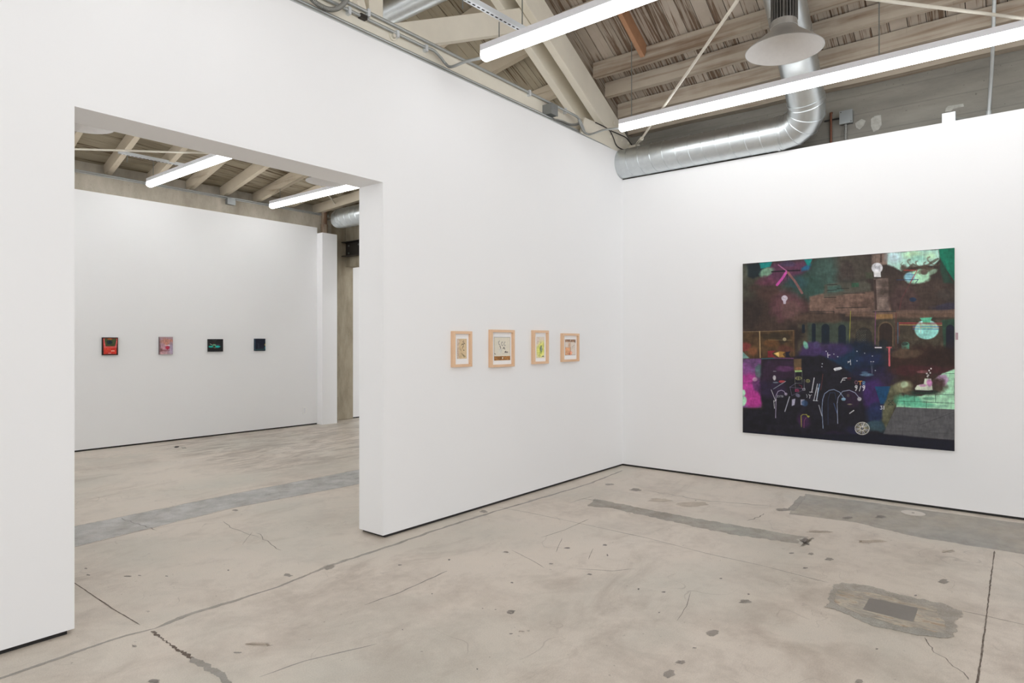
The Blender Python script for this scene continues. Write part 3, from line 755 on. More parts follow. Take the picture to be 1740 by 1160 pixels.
def srgb2lin(c):
    c = np.clip(c / 255., 0, 1); return np.where(c <= .04045, c / 12.92, ((c + .055) / 1.055) ** 2.4)
def paint_mat(name, rough=.55):
    m = Mat(name, rough, 0, .3); a = m.n.new('ShaderNodeVertexColor'); a.layer_name = 'pigment'
    c = m.mix(.12, a.outputs[0], m.ramp(m.noise(260, 2), [(.3, (.8, .8, .8)), (.7, (1.15, 1.15, 1.15))]), 'MULTIPLY'); m.color(c)
    m.bump(m.noise(500, 2), .06, .001); return m.m
M['paint'] = paint_mat('paint on canvas'); M['ink'] = paint_mat('ink and watercolour on paper', .8)
def sheet(name, P0, du, dv, nu, nv, colors, m, parent, gain=1.0):
    """flat painted sheet from its top left corner, du across, dv down; colors nv x nu x 3 (sRGB 0-255)"""
    me = bpy.data.meshes.new(name); u = np.linspace(0, 1, nu); v = np.linspace(0, 1, nv); U, V = np.meshgrid(u, v)
    co = np.array(P0)[None, None] + U[..., None] * np.array(du) + V[..., None] * np.array(dv)
    me.vertices.add(nu * nv); me.vertices.foreach_set('co', co.astype(np.float32).ravel())
    i = np.arange(nu * nv).reshape(nv, nu); q = np.stack([i[:-1, :-1], i[1:, :-1], i[1:, 1:], i[:-1, 1:]], -1).reshape(-1, 4)
    me.loops.add(q.size); me.loops.foreach_set('vertex_index', q.ravel().astype(np.int32))
    me.polygons.add(len(q)); me.polygons.foreach_set('loop_start', (np.arange(len(q)) * 4).astype(np.int32))
    me.update(calc_edges=True)
    L = srgb2lin(colors) * gain; at = me.color_attributes.new('pigment', 'FLOAT_COLOR', 'POINT')
    at.data.foreach_set('color', np.concatenate([L, np.ones(L.shape[:2] + (1,))], -1).astype(np.float32).ravel())
    me.materials.append(m); me.validate()
    o = bpy.data.objects.new(name, me); C.objects.link(o); o.parent = parent; return o
def pixgrid(P0, du, dv, nu, nv):
    u = np.linspace(0, 1, nu); v = np.linspace(0, 1, nv); U, V = np.meshgrid(u, v)
    co = np.array(P0)[None, None] + U[..., None] * np.array(du) + V[..., None] * np.array(dv)
    dep = co[..., 0] * cf + co[..., 1] * sf; lat = co[..., 0] * sf - co[..., 1] * cf
    return 870 + F * lat / dep, 580 - F * (co[..., 2] - H) / dep

# ---- the large painting
XP = 6.93
tl = on_x(1262, 448, XP); br = on_x(1622, 766.5, XP); W_ = tl.y - br.y; zt = 2.356; zb_ = .541
big = thing('canvas_painting', 'very large dark abstract painting with bulbs, arches and loops on the right wall', 'painting', (X_R, (tl.y + br.y) / 2, zb_))
loc0 = Vector((X_R, (tl.y + br.y) / 2, zb_))
def L_(v): return tuple(Vector(v) - loc0)
a0 = L_((XP + .0005, br.y + .001, zb_ + .001)); a1 = L_((X_R - .0015, tl.y - .001, zt - .001))
MB().box(a0[0], a1[0], a0[1], a1[1], a0[2], a1[2]).build('stretched_canvas', flat('raw canvas edge', (214, 210, 202), .8), big)
P0 = (XP, tl.y, zt); du = (0, -W_, 0); dv = (0, 0, -(zt - zb_)); NU, NV = 620, 600
PXg, PYg = pixgrid(P0, du, dv, NU, NV)
S = 3.0525
X = (PXg - 1240) * S; Y = (PYg - 400) * S
p = Paint(X, Y, (50, 40, 36), 90.)
def seq(x0, y0, x1, y1, n): return [(x0 + (x1 - x0) * i / (n - 1), y0 + (y1 - y0) * i / (n - 1)) for i in range(n)]
# broad fields
p.blob(200, 420, 240, 130, (60, 44, 38), .9, .6); p.blob(110, 380, 90, 90, (40, 32, 30), .7, .6)
p.blob(90, 250, 80, 110, (62, 62, 50), .8, .5); p.blob(230, 300, 120, 60, (72, 46, 42), .7, .6)
p.blob(470, 210, 240, 110, (40, 66, 60), .95, .5); p.blob(510, 190, 70, 90, (56, 84, 76), .8, .5); p.blob(400, 260, 90, 60, (40, 74, 66), .7, .5)
p.blob(650, 170, 120, 85, (66, 58, 50), .95, .4); p.blob(600, 200, 50, 60, (58, 46, 44), .6, .4)
p.poly([(200, 165), (225, 140), (390, 122), (420, 170), (380, 205), (250, 260), (180, 250)], (84, 42, 70), 20, .85, 8)
p.poly([(68, 150), (160, 138), (190, 160), (180, 200), (120, 225), (90, 215)], (18, 32, 38), 8, .95, 6)
p.blob(78, 190, 20, 50, (76, 78, 66), .8, .3)
p.poly([(152, 142), (222, 134), (210, 162), (160, 172)], (0, 126, 122), 6, .9, 3); p.blob(190, 190, 38, 20, (112, 158, 128), .9, .5, rot=-.4)
p.poly([(368, 168), (415, 140), (425, 150), (410, 180), (370, 190)], (20, 88, 128), 8, .8, 4)
p.poly([(385, 124), (430, 120), (412, 160), (398, 150)], (0, 124, 118), 4, .95, 2); p.blob(310, 150, 50, 16, (64, 52, 86), .7, .5)
p.blob(350, 240, 60, 40, (34, 74, 84), .6, .5); p.blob(200, 240, 60, 26, (96, 44, 66), .7, .5); p.blob(290, 370, 90, 80, (92, 52, 62), .75, .6); p.blob(320, 400, 50, 50, (112, 88, 72), .35, .8)
p.line([(218, 188), (300, 183), (362, 181)], (24, 18, 28), 7); p.line([(298, 190), (298, 230)], (30, 34, 44), 5, .7)
p.line([(252, 152), (295, 184)], (170, 92, 140), 6, .9); p.line([(245, 256), (270, 226), (294, 190)], (196, 62, 156), 13, .95); p.line([(302, 192), (340, 240), (375, 298)], (130, 84, 82), 12, .95)
# tan mid field and tower
p.poly([(415, 318), (500, 300), (735, 285), (830, 300), (840, 395), (640, 405), (415, 395)], (108, 82, 70), 10, .9, 6, .3)
p.poly([(490, 255), (700, 232), (735, 250), (735, 290), (490, 320)], (72, 70, 60), 10, .9, 5); p.poly([(630, 245), (672, 242), (672, 268), (630, 270)], (40, 78, 56), 4, .8, 2)
p.poly([(505, 260), (570, 256), (600, 290), (505, 300)], (54, 84, 76), 8, .6, 5); p.blob(770, 350, 60, 50, (60, 44, 38), .5, .6); p.blob(700, 360, 60, 20, (84, 62, 54), .6, .5)
for (a_, b_2) in (((505, 256), (556, 254)), ((558, 275), (618, 274)), ((505, 284), (552, 283)), ((490, 322), (550, 320)), ((550, 376), (712, 372)), ((415, 393), (540, 393)), ((590, 300), (700, 298)), ((540, 393), (540, 420))):
    p.line([a_, b_2], (26, 26, 28), 3.4, .85, 1)
p.poly([(735, 98), (822, 92), (820, 150), (735, 160)], (112, 92, 82), 5, .95, 2, .3); p.poly([(745, 222), (822, 222), (830, 390), (750, 392)], (112, 94, 86), 5, .95, 2, .3)
p.poly([(780, 95), (790, 95), (790, 140), (778, 140)], (70, 54, 48), 3, .8); p.poly([(745, 228), (758, 228), (765, 388), (752, 388)], (62, 46, 42), 3, .8)
for i in range(14): p.line([(762, 240 + i * 11), (826, 239 + i * 11)], (92, 76, 70), 2, .6)
p.poly([(700, 190), (745, 190), (745, 225), (705, 225)], (62, 66, 50), 6, .7, 2)
# upper right
p.blob(980, 290, 190, 120, (62, 48, 42), .97, .35); p.blob(900, 330, 80, 80, (78, 52, 54), .5, .6)
p.poly([(816, 90), (1088, 66), (1094, 125), (1060, 160), (1010, 150), (960, 160), (930, 165), (890, 190), (850, 160), (818, 150)], (158, 208, 192), 8, .98, 6, .1)
p.blob(850, 112, 40, 34, (178, 206, 216), .9, .3, 1.0); p.blob(950, 100, 50, 20, (176, 216, 164), .8, .3, 1.0); p.blob(980, 118, 40, 18, (136, 204, 186), .8, .3, 1.); p.blob(1045, 105, 30, 20, (178, 224, 178), .8, .3, 1.)
p.blob(975, 215, 70, 36, (156, 214, 176), .98, .35, .3, -.1); p.blob(930, 215, 28, 26, (122, 182, 202), .95, .3, .4); p.blob(1045, 190, 50, 18, (150, 200, 164), .6, .8, .4, -.4)
for (x_, y_, r_) in ((915, 160, 18), (955, 146, 22), (990, 150, 16), (1035, 158, 20), (1062, 135, 26)):
    p.line([(x_ + (r_ + t_) * math.cos(t_ / 3.), y_ + (r_ * .7 + t_ * .5) * math.sin(t_ / 3. + .5)) for t_ in range(0, 13)], (88, 74, 58), 9, .55, 12)
p.blob(905, 170, 30, 24, (74, 60, 48), .8, .8); p.blob(1020, 180, 60, 10, (84, 70, 56), .6, .9, rot=-.3)
p.line([(905, 190), (950, 150), (1000, 170), (1080, 120)], (72, 58, 46), 12, .7, 6); p.blob(1010, 190, 16, 12, (80, 60, 54), .8, .4)
p.poly([(1083, 67), (1170, 58), (1170, 245), (1140, 200), (1100, 150), (1088, 110)], (0, 112, 84), 5, .97, 2); p.poly([(1083, 100), (1105, 130), (1150, 230), (1168, 250), (1110, 245), (1088, 180)], (28, 58, 46), 10, .9, 6)
p.blob(1110, 370, 70, 22, (46, 44, 72), .7, .6); p.blob(1130, 310, 60, 30, (58, 50, 46), .8, .5); p.line([(905, 180), (972, 180), (936, 246)], (176, 52, 50), 4.5, .9, 1.5); p.line([(936, 246), (890, 330), (878, 400)], (110, 44, 50), 4, .5, 2)
p.line([(865, 230), (978, 228), (964, 246)], (28, 48, 88), 3.6, .9, 1); p.line([(915, 203), (960, 203)], (50, 88, 130), 3, .8); p.blob(951, 332, 17, 11, (22, 42, 72), .95, .2, .3)
# band
p.poly([(600, 395), (1168, 385), (1168, 425), (900, 430), (600, 420)], (96, 72, 58), 8, .8, 4, .25)
for y_ in (392, 399, 405): p.line([(590, y_), (1168, y_ - 6)], (122, 98, 92), 1.8, .55, 1)
p.line([(745, 395), (860, 393)], (34, 34, 42), 6, .7, 2); p.poly([(755, 408), (845, 406), (845, 434), (755, 436)], (140, 102, 58), 4, .85, 2)
# building row with arches
p.poly([(350, 455), (640, 440), (900, 432), (1168, 430), (1168, 600), (350, 600)], (64, 56, 44), 16, .92, 6, .3); p.poly([(400, 450), (625, 445), (625, 590), (400, 590)], (50, 62, 52), 14, .85, 5)
p.blob(450, 430, 120, 26, (84, 62, 50), .7, .5); p.blob(330, 520, 60, 60, (34, 26, 24), .8, .5)
for (x0, x1, y0, y1) in ((374, 390, 460, 505), (425, 446, 455, 556), (476, 517, 458, 566), (563, 602, 462, 566)): p.arch(x0, x1, y0, y1, (12, 26, 40))
p.arch(652, 738, 476, 580, (40, 38, 34), .9); p.arch(768, 850, 446, 575, (96, 76, 54), .8); p.arch(775, 843, 453, 575, (44, 32, 28)); p.blob(800, 560, 30, 26, (22, 30, 38), .7, .4)
for i in range(90):
    x_, y_ = 655 + (i * 37 % 50) + (i % 3), 490 + (i * 53 % 80); p.line([(x_, y_), (x_ + 3, y_ + 1)], (150, 150, 130), 1.6, .6)
p.poly([(1100, 438), (1168, 434), (1168, 600), (1110, 590)], (34, 66, 50), 8, .95, 3); p.arch(1122, 1164, 462, 620, (20, 22, 40))
p.line([(627, 392), (620, 566)], (148, 146, 44), 3.6, .9); p.line([(756, 396), (753, 580)], (112, 56, 104), 4.2, .85); p.line([(862, 400), (862, 600)], (104, 38, 44), 4, .7); p.line([(872, 452), (872, 560)], (70, 94, 130), 4, .8); p.line([(879, 450), (879, 520)], (130, 50, 50), 3, .8)
# pot
p.blob(1022, 488, 62, 50, (136, 214, 204), 1, .03, .12); p.poly([(986, 428), (1050, 424), (1040, 446), (1042, 458), (1000, 458), (1002, 446)], (76, 178, 138), 3, 1, 1); p.blob(1020, 475, 34, 12, (96, 196, 160), .6, .3)
for (y_, c_) in ((452, (178, 50, 60)), (457, (150, 44, 50)), (463, (196, 152, 84)), (470, (70, 84, 150)), (476, (170, 110, 100)), (484, (70, 80, 150))): p.line([(880 if y_ < 466 else 950, y_), (1100 if y_ < 466 else 1085, y_ + 2)], c_, 3.4, .85, 1)
p.line([(991, 450), (991, 505)], (190, 110, 60), 2.4, .8)
p.poly([(890, 562), (900, 553), (924, 553), (932, 562), (930, 590), (892, 590)], (86, 190, 156), 3, 1, 1); p.blob(908, 562, 16, 8, (24, 60, 56), .9, .3, .3)
# dark middle
p.blob(660, 650, 250, 100, (12, 26, 50), .97, .4, .4); p.blob(560, 640, 130, 60, (10, 40, 70), .9, .4); p.blob(520, 585, 90, 40, (54, 34, 84), .85, .6); p.blob(430, 590, 60, 50, (62, 40, 96), .9, .5); p.blob(740, 640, 80, 40, (22, 34, 78), .7, .6)
p.blob(790, 720, 70, 60, (36, 24, 66), .7, .6); p.blob(392, 562, 14, 24, (110, 190, 160), .85, .5, .4, -.4); p.blob(450, 565, 18, 20, (70, 60, 110), .7, .4)
p.blob(985, 655, 200, 90, (50, 30, 24), .98, .4); p.blob(1080, 640, 80, 60, (40, 24, 20), .8, .5); p.blob(920, 610, 90, 24, (98, 78, 58), .6, .7); p.blob(1010, 700, 170, 26, (72, 26, 36), .6, .6)
p.line([(815, 580), (838, 580)], (196, 76, 84), 6, .85, 2); p.line([(827, 580), (828, 674)], (206, 84, 94), 9, .9, 2); p.line([(755, 581), (786, 581)], (214, 206, 214), 6)
# left box
p.poly([(64, 500), (338, 490), (338, 634), (64, 640)], (74, 52, 30), 6, .92, 3, .35); p.blob(240, 530, 80, 30, (46, 38, 26), .8, .6); p.blob(210, 560, 40, 22, (104, 62, 28), .7, .6); p.blob(80, 580, 30, 24, (136, 44, 46), .85, .5); p.blob(120, 600, 30, 24, (126, 70, 40), .7, .5); p.blob(290, 590, 40, 20, (96, 46, 40), .6, .6)
p.poly([(64, 598), (104, 636), (64, 640)], (96, 138, 130), 4, .9, 1); p.poly([(196, 598), (240, 596), (220, 612), (238, 632), (196, 632)], (128, 32, 40), 3, .95, 1); p.poly([(228, 612), (256, 602), (256, 632)], (216, 178, 88), 3, .95); p.poly([(256, 600), (288, 604), (274, 616), (288, 632), (256, 632)], (160, 114, 46), 3, .95, 1); p.poly([(290, 604), (316, 600), (306, 614), (316, 632), (290, 630)], (20, 20, 40), 3, .95)
p.line([(64, 500), (155, 498), (332, 492)], (136, 112, 76), 2.6, .85, 1); p.line([(155, 498), (158, 632)], (184, 150, 100), 5, .9, 1); p.line([(330, 492), (332, 632)], (104, 72, 44), 3, .7); p.line([(200, 541), (320, 543)], (150, 130, 90), 2, .6); p.blob(284, 538, 8, 8, (216, 200, 150), .7, .4)
# magenta left strip
p.poly([(64, 640), (164, 636), (164, 893), (64, 893)], (92, 56, 104), 4, 1, 1, .35); p.blob(100, 790, 60, 90, (176, 40, 138), .95, .5, .5); p.blob(120, 860, 60, 40, (186, 40, 142), .95, .3); p.blob(80, 690, 40, 30, (128, 64, 136), .8, .6); p.blob(150, 700, 20, 40, (60, 110, 96), .7, .5); p.blob(140, 770, 20, 30, (80, 44, 96), .8, .5); p.blob(130, 745, 12, 10, (196, 150, 180), .8, .5)
p.blob(66, 860, 26, 34, (154, 218, 176), .95, .4, .3); p.blob(70, 815, 14, 20, (150, 214, 172), .9, .4, .3); p.line([(66, 765), (164, 764)], (70, 30, 70), 2, .7)
# black lower field
p.poly([(164, 636), (340, 634), (470, 620), (640, 720), (760, 740), (830, 1065), (64, 1040), (64, 892), (164, 892)], (20, 19, 31), 12, .97, 8, .4)
p.poly([(165, 640), (340, 638), (345, 740), (165, 760)], (44, 26, 50), 20, .8, 10); p.blob(290, 690, 50, 14, (92, 44, 96), .8, .5); p.blob(230, 800, 70, 40, (40, 26, 60), .7, .6); p.line([(166, 639), (230, 636)], (30, 92, 112), 4, .9); p.line([(230, 636), (330, 637)], (120, 60, 120), 4, .8)
p.poly([(332, 640), (372, 640), (372, 700), (332, 704)], (94, 72, 46), 5, .85, 2); p.blob(356, 690, 18, 8, (156, 94, 60), .8, .4); p.poly([(337, 699), (374, 698), (374, 707), (339, 709)], (150, 190, 112), 2, .95)
p.blob(735, 820, 60, 90, (58, 28, 100), .85, .5); p.blob(700, 720, 70, 40, (24, 24, 60), .6, .6); p.blob(640, 850, 50, 50, (48, 22, 60), .7, .6); p.blob(760, 930, 60, 60, (22, 40, 84), .8, .6); p.blob(760, 985, 60, 26, (52, 84, 92), .75, .7); p.blob(385, 965, 36, 36, (60, 26, 72), .85, .4); p.blob(520, 1040, 120, 24, (34, 20, 56), .6, .6); p.blob(650, 1010, 60, 30, (26, 26, 62), .8, .5)
p.poly([(752, 783), (834, 782), (808, 872), (782, 874)], (8, 62, 106), 3, .97, 1)
p.poly([(838, 778), (875, 768), (900, 850), (870, 860), (840, 930), (810, 1000), (790, 960), (800, 880), (815, 850)], (86, 86, 62), 10, .92, 8, .3)
# bricks, shoe, grey plane
p.poly([(1030, 760), (1100, 715), (1170, 690), (1170, 905), (860, 892), (880, 850), (945, 835), (1010, 825)], (152, 212, 172), 6, .97, 8, .12); p.blob(930, 860, 66, 34, (66, 168, 130), .8, .6); p.blob(1000, 880, 60, 10, (86, 186, 146), .8, .5)
p.blob(1100, 745, 40, 30, (176, 104, 172), .7, .8, .3); p.blob(1030, 845, 30, 7, (84, 150, 120), .7, .5); p.blob(1080, 885, 46, 7, (110, 168, 140), .6, .5)
for pts in (((880, 818), (1168, 826)), ((870, 858), (1168, 870)), ((1068, 826), (1068, 866)), ((958, 822), (958, 860)), ((905, 858), (905, 894)), ((1020, 862), (1020, 898)), ((1120, 716), (1166, 716)), ((1164, 740), (1164, 820))): p.line(pts, (24, 62, 48), 2.4, .85, 1)
p.blob(1020, 770, 90, 50, (54, 34, 28), .9, .5); p.blob(900, 785, 44, 28, (128, 126, 92), .95, .35); p.blob(905, 775, 18, 16, (168, 190, 150), .9, .3); p.blob(925, 805, 30, 20, (96, 84, 60), .7, .4); p.blob(1000, 812, 70, 12, (30, 50, 42), .9, .3)
p.poly([(960, 792), (972, 776), (1006, 770), (1012, 742), (1044, 742), (1052, 800), (1030, 803), (962, 802)], (196, 206, 184), 3, 1, 1.5); p.blob(1036, 764, 14, 16, (186, 110, 172), .9, .5, .4); p.blob(1000, 778, 20, 7, (184, 120, 168), .8, .4); p.line([(960, 808), (1052, 809)], (38, 30, 34), 6, .9)
for (x_, y_) in ((1022, 715), (1030, 724), (1040, 712), (1034, 700), (1026, 730), (1044, 690)): p.blob(x_, y_, 4, 4, (222, 220, 218), .9, .2, .3)
p.line([(1030, 724), (1026, 742)], (150, 150, 150), 2, .7); p.blob(1000, 706, 22, 6, (140, 78, 84), .7, .6)
p.poly([(862, 889), (1170, 902), (1170, 1062), (980, 1046), (796, 1030)], (80, 80, 84), 3, .99, 1, .07); p.line([(1170, 912), (1085, 945), (985, 982)], (52, 52, 56), 2.4, .8); p.line([(810, 1012), (900, 1012), (1168, 1030)], (66, 66, 70), 2.2, .7); p.line([(895, 1015), (895, 1036)], (44, 44, 48), 2.4, .8)
p.line([(820, 855), (846, 855), (820, 878), (848, 878), (820, 855)], (30, 52, 44), 2.8, .9)
p.poly([(64, 1012), (300, 1028), (640, 1030), (796, 1030), (980, 1046), (1170, 1062), (1170, 1120), (64, 1040)], (14, 16, 34), 8, .95, 3)
# light drawing
Wt = (214, 214, 218)
p.blob(764, 168, 29, 27, (206, 206, 212), 1, .02, .12); p.poly([(746, 186), (782, 186), (784, 215), (749, 215)], (214, 214, 216), 2, 1)
for q_ in range(9): p.line([(752 + q_ * 3, 155 + (q_ * 7 % 9)), (756 + q_ * 3, 170 + (q_ * 5 % 9))], (110, 112, 124), 2, .7)
p.blob(284, 325, 16, 15, (186, 176, 190), 1, .02, .15); p.poly([(276, 335), (293, 335), (290, 355), (279, 355)], (176, 166, 182), 2, 1); p.line([(278, 322), (290, 330)], (110, 90, 110), 2, .7)
def ln(pts, c_=Wt, w_=2.6, a_=.9): p.line(pts, c_, w_, a_, .8)
ln([(508, 608), (509, 632)], w_=3.4); ln([(509, 620), (521, 619)], w_=3); ln([(626, 645), (627, 670)], w_=3.4); ln([(612, 654), (626, 652)], w_=3); ln([(612, 660), (620, 656)])
p.poly([(537, 692), (545, 686), (577, 681), (583, 690), (572, 696), (545, 702)], (206, 208, 212), 2, .9); 
for q_ in range(4): ln([(549 + q_ * 7, 688), (552 + q_ * 7, 697)], (60, 80, 110), 2)
for (x_, y_) in ((480, 665), (478, 680), (660, 650), (700, 610), (540, 615), (500, 600), (660, 600), (560, 628), (740, 625), (755, 700)): p.blob(x_, y_, 3, 3, (190, 195, 210), .8, .1, .3)
ln([(732, 655), (735, 690), (738, 715)], (130, 130, 150), 2, .6); ln([(742, 655), (738, 720)], (130, 130, 150), 2, .6); p.blob(733, 654, 5, 3, Wt, .8); p.blob(745, 654, 5, 3, Wt, .8)
p.blob(712, 722, 38, 8, (86, 124, 150), .75, .4, .4); p.blob(700, 710, 18, 6, (70, 104, 136), .7, .4)
# F, OTR, 9/9, 31, 2178
ln([(576, 762), (588, 740), (606, 738)], w_=4); ln([(584, 750), (598, 749)], w_=3); ln([(610, 740), (628, 739)], (130, 40, 50), 3); ln([(612, 748), (626, 748)], (90, 30, 40), 2)
ln([(656 + 7 * math.cos(a_), 762 + 9 * math.sin(a_)) for a_ in [i * .5 for i in range(14)]], (138, 88, 104), 3)
ln([(667, 756), (686, 755)], (226, 148, 52), 4); ln([(677, 756), (677, 773)], (226, 148, 52), 4)
ln([(691, 773), (691, 757), (700, 758), (700, 765), (692, 766), (701, 773)], (82, 142, 186), 3.2)
def nine(x_, y_): ln([(x_ + 9, y_ + 6), (x_ + 3, y_ + 12), (x_ - 1, y_ + 6), (x_ + 3, y_), (x_ + 10, y_ + 1), (x_ + 9, y_ + 14), (x_ + 2, y_ + 26)], w_=3.8)
nine(651, 778); nine(690, 778); ln([(680, 780), (672, 806)], w_=3.8)
ln([(782, 884), (790, 884), (785, 890), (791, 895), (787, 901), (781, 900)], w_=3); ln([(800, 884), (799, 901)], w_=3.6)
ln([(246, 829), (252, 829), (247, 838), (253, 838)], (170, 170, 180), 2.2); ln([(259, 829), (258, 838)], (170, 170, 180), 2.2); ln([(263, 829), (269, 830), (265, 838)], (170, 170, 180), 2.2); ln([(274, 830), (277, 837), (271, 838), (277, 830), (272, 830)], (170, 170, 180), 2)
p.blob(232, 738, 8, 12, Wt, .8, .5, .3); p.blob(238, 762, 14, 3, (120, 140, 150), .7, .2, .3); p.blob(272, 757, 17, 6, (176, 54, 62), .9, .3, .3); ln([(226, 704), (240, 704)], (140, 140, 150), 2)
def ring(cx, cy, rx, ry, c_, w_=2., a0=0, a1=6.4): ln([(cx + rx * math.cos(a_), cy + ry * math.sin(a_)) for a_ in np.arange(a0, a1, .3)], c_, w_)
ring(357, 740, 16, 8, (168, 168, 96)); ln([(343, 740), (372, 740)], (168, 168, 96), 2); ln([(357, 732), (357, 748)], (168, 168, 96), 2); ring(405, 754, 10, 8, (160, 160, 90)); ln([(398, 754), (414, 754)], (160, 160, 90), 2); ln([(405, 747), (405, 762)], (160, 160, 90), 2)
ln([(338, 700), (338, 760), (342, 800)], (130, 134, 120), 2, .7); ln([(375, 700), (375, 760)], (130, 134, 120), 2, .7); ln([(340, 766), (376, 766)], (130, 134, 130), 2, .7); ln([(386, 746), (386, 796)], (150, 150, 160), 2, .8); ln([(378, 793), (390, 793), (390, 802), (378, 802), (378, 793)], (190, 190, 196), 2)
ln([(338, 800), (347, 797), (340, 808), (352, 808), (350, 797), (358, 800), (356, 809)], (176, 40, 96), 3); ln([(360, 775), (374, 780), (372, 792)], (150, 40, 70), 3, .7)
ln([(226, 796), (290, 756)], (140, 150, 160), 3); ln([(312, 786), (345, 764)], (120, 110, 150), 2, .7); ln([(312, 786), (380, 794)], (120, 110, 150), 2, .7); ln([(312, 786), (322, 830)], (120, 110, 150), 2, .7); ln([(322, 830), (386, 798)], (120, 110, 150), 2, .7)
ln([(215, 800), (240, 862)], (190, 190, 198), 3); ln([(238, 945), (240, 830), (250, 808), (268, 802), (282, 808), (290, 822)], (168, 156, 190), 3); p.blob(291, 822, 8, 8, (160, 150, 176), .8, .3); ln([(310, 836), (286, 912)], (186, 190, 206), 4.4, .8); ln([(228, 855), (232, 896)], (200, 200, 206), 3); ln([(228, 862), (242, 852)], (190, 190, 196), 3)
p.poly([(322, 850), (340, 846), (336, 878), (322, 884)], (150, 148, 172), 3, .9, 1); p.poly([(368, 850), (388, 850), (386, 880), (368, 878)], (140, 140, 160), 3, .9, 1); p.blob(390, 870, 16, 14, (30, 62, 104), .8, .4); p.blob(352, 828, 12, 9, (110, 112, 140), .8, .5, .4, .4)
ln([(438, 738), (425, 812)], (204, 204, 212), 4.4); ln([(414, 812), (430, 812)], (190, 190, 196), 3); ln([(398, 824), (402, 832), (400, 840)], Wt, 2); ln([(410, 824), (416, 832), (414, 844)], Wt, 2.6); ln([(416, 832), (424, 825)], Wt, 2)
ln([(455, 770), (436, 856)], (196, 200, 212), 4); ln([(466, 770), (450, 856)], (110, 150, 190), 4.6); ln([(458, 790), (450, 855)], (206, 206, 214), 3.6); ln([(432, 855), (456, 857)], Wt, 3); ln([(483, 718), (478, 760), (472, 800)], (104, 46, 44), 3, .8)
ln([(484, 1000), (478, 900), (482, 850), (492, 820), (515, 803), (540, 798), (570, 812), (590, 838)], (132, 152, 188), 3.2); ln([(462, 880), (478, 935)], (170, 176, 190), 4, .8)
ln([(560, 975), (557, 870), (562, 840), (585, 808), (620, 802), (650, 815), (672, 842)], (150, 160, 190), 3); p.blob(590, 848, 13, 9, (118, 156, 186), .95, .25, .3); p.blob(673, 848, 12, 11, (176, 176, 186), .95, .3, .3); ln([(510, 980), (510, 850), (520, 815), (545, 815), (552, 850)], (40, 60, 100), 3, .7); ln([(540, 870), (556, 920)], (60, 90, 150), 3, .8)
ln([(372, 992), (370, 935), (378, 928), (398, 928), (408, 942)], (150, 144, 50), 4, .9); p.blob(408, 938, 8, 5, (160, 160, 50), .9, .3); ln([(385, 996), (386, 960), (396, 945)], (150, 60, 110), 3, .8)
ln([(622, 922), (643, 907)], w_=4.4); p.blob(622, 875, 14, 4, (130, 130, 90), .7, .4); p.blob(614, 830, 8, 9, (84, 76, 70), .8, .5)
cx, cy = 687, 1000; ring(cx, cy, 37, 32, (206, 204, 190), 3.6)
for i in range(22):
    a_ = i * 2 * PI / 22; ln([(cx + 9 * math.cos(a_), cy + 8 * math.sin(a_)), (cx + 33 * math.cos(a_), cy + 29 * math.sin(a_))], (214, 212, 200) if i % 3 else (170, 160, 110), 3)
p.blob(cx, cy, 7, 6, (20, 22, 40), 1, .1, .3); ln([(cx, cy), (cx + 12, cy - 31)], Wt, 3.4)
# brushy grain
g = fbm(X / 7., Y / 22., 2, 3) - .5; p.c *= (1 + .26 * g)[..., None]; g2 = fbm(X / 26., Y / 9., 5, 3) - .5; p.c *= (1 + .2 * g2)[..., None]
lum = p.c.mean(-1, keepdims=True); p.c = p.c * .84 + lum * .16 + np.array((5., 4., 3.))
sheet('painted_surface', tuple(Vector(P0) - loc0), du, dv, NU, NV, np.clip(p.c, 0, 250), M['paint'], big, 1.05)
q0, q1 = on_x(1623.8, 565, X_R - .004), on_x(1628, 577, X_R - .004)
tag(MB().box(X_R - .006, X_R, q1.y, q0.y, q1.z, q0.z).build('wall_card', flat('dusky pink card', (186, 160, 168), .7)), 'tiny pinkish card on the wall just right of the large painting', 'card')

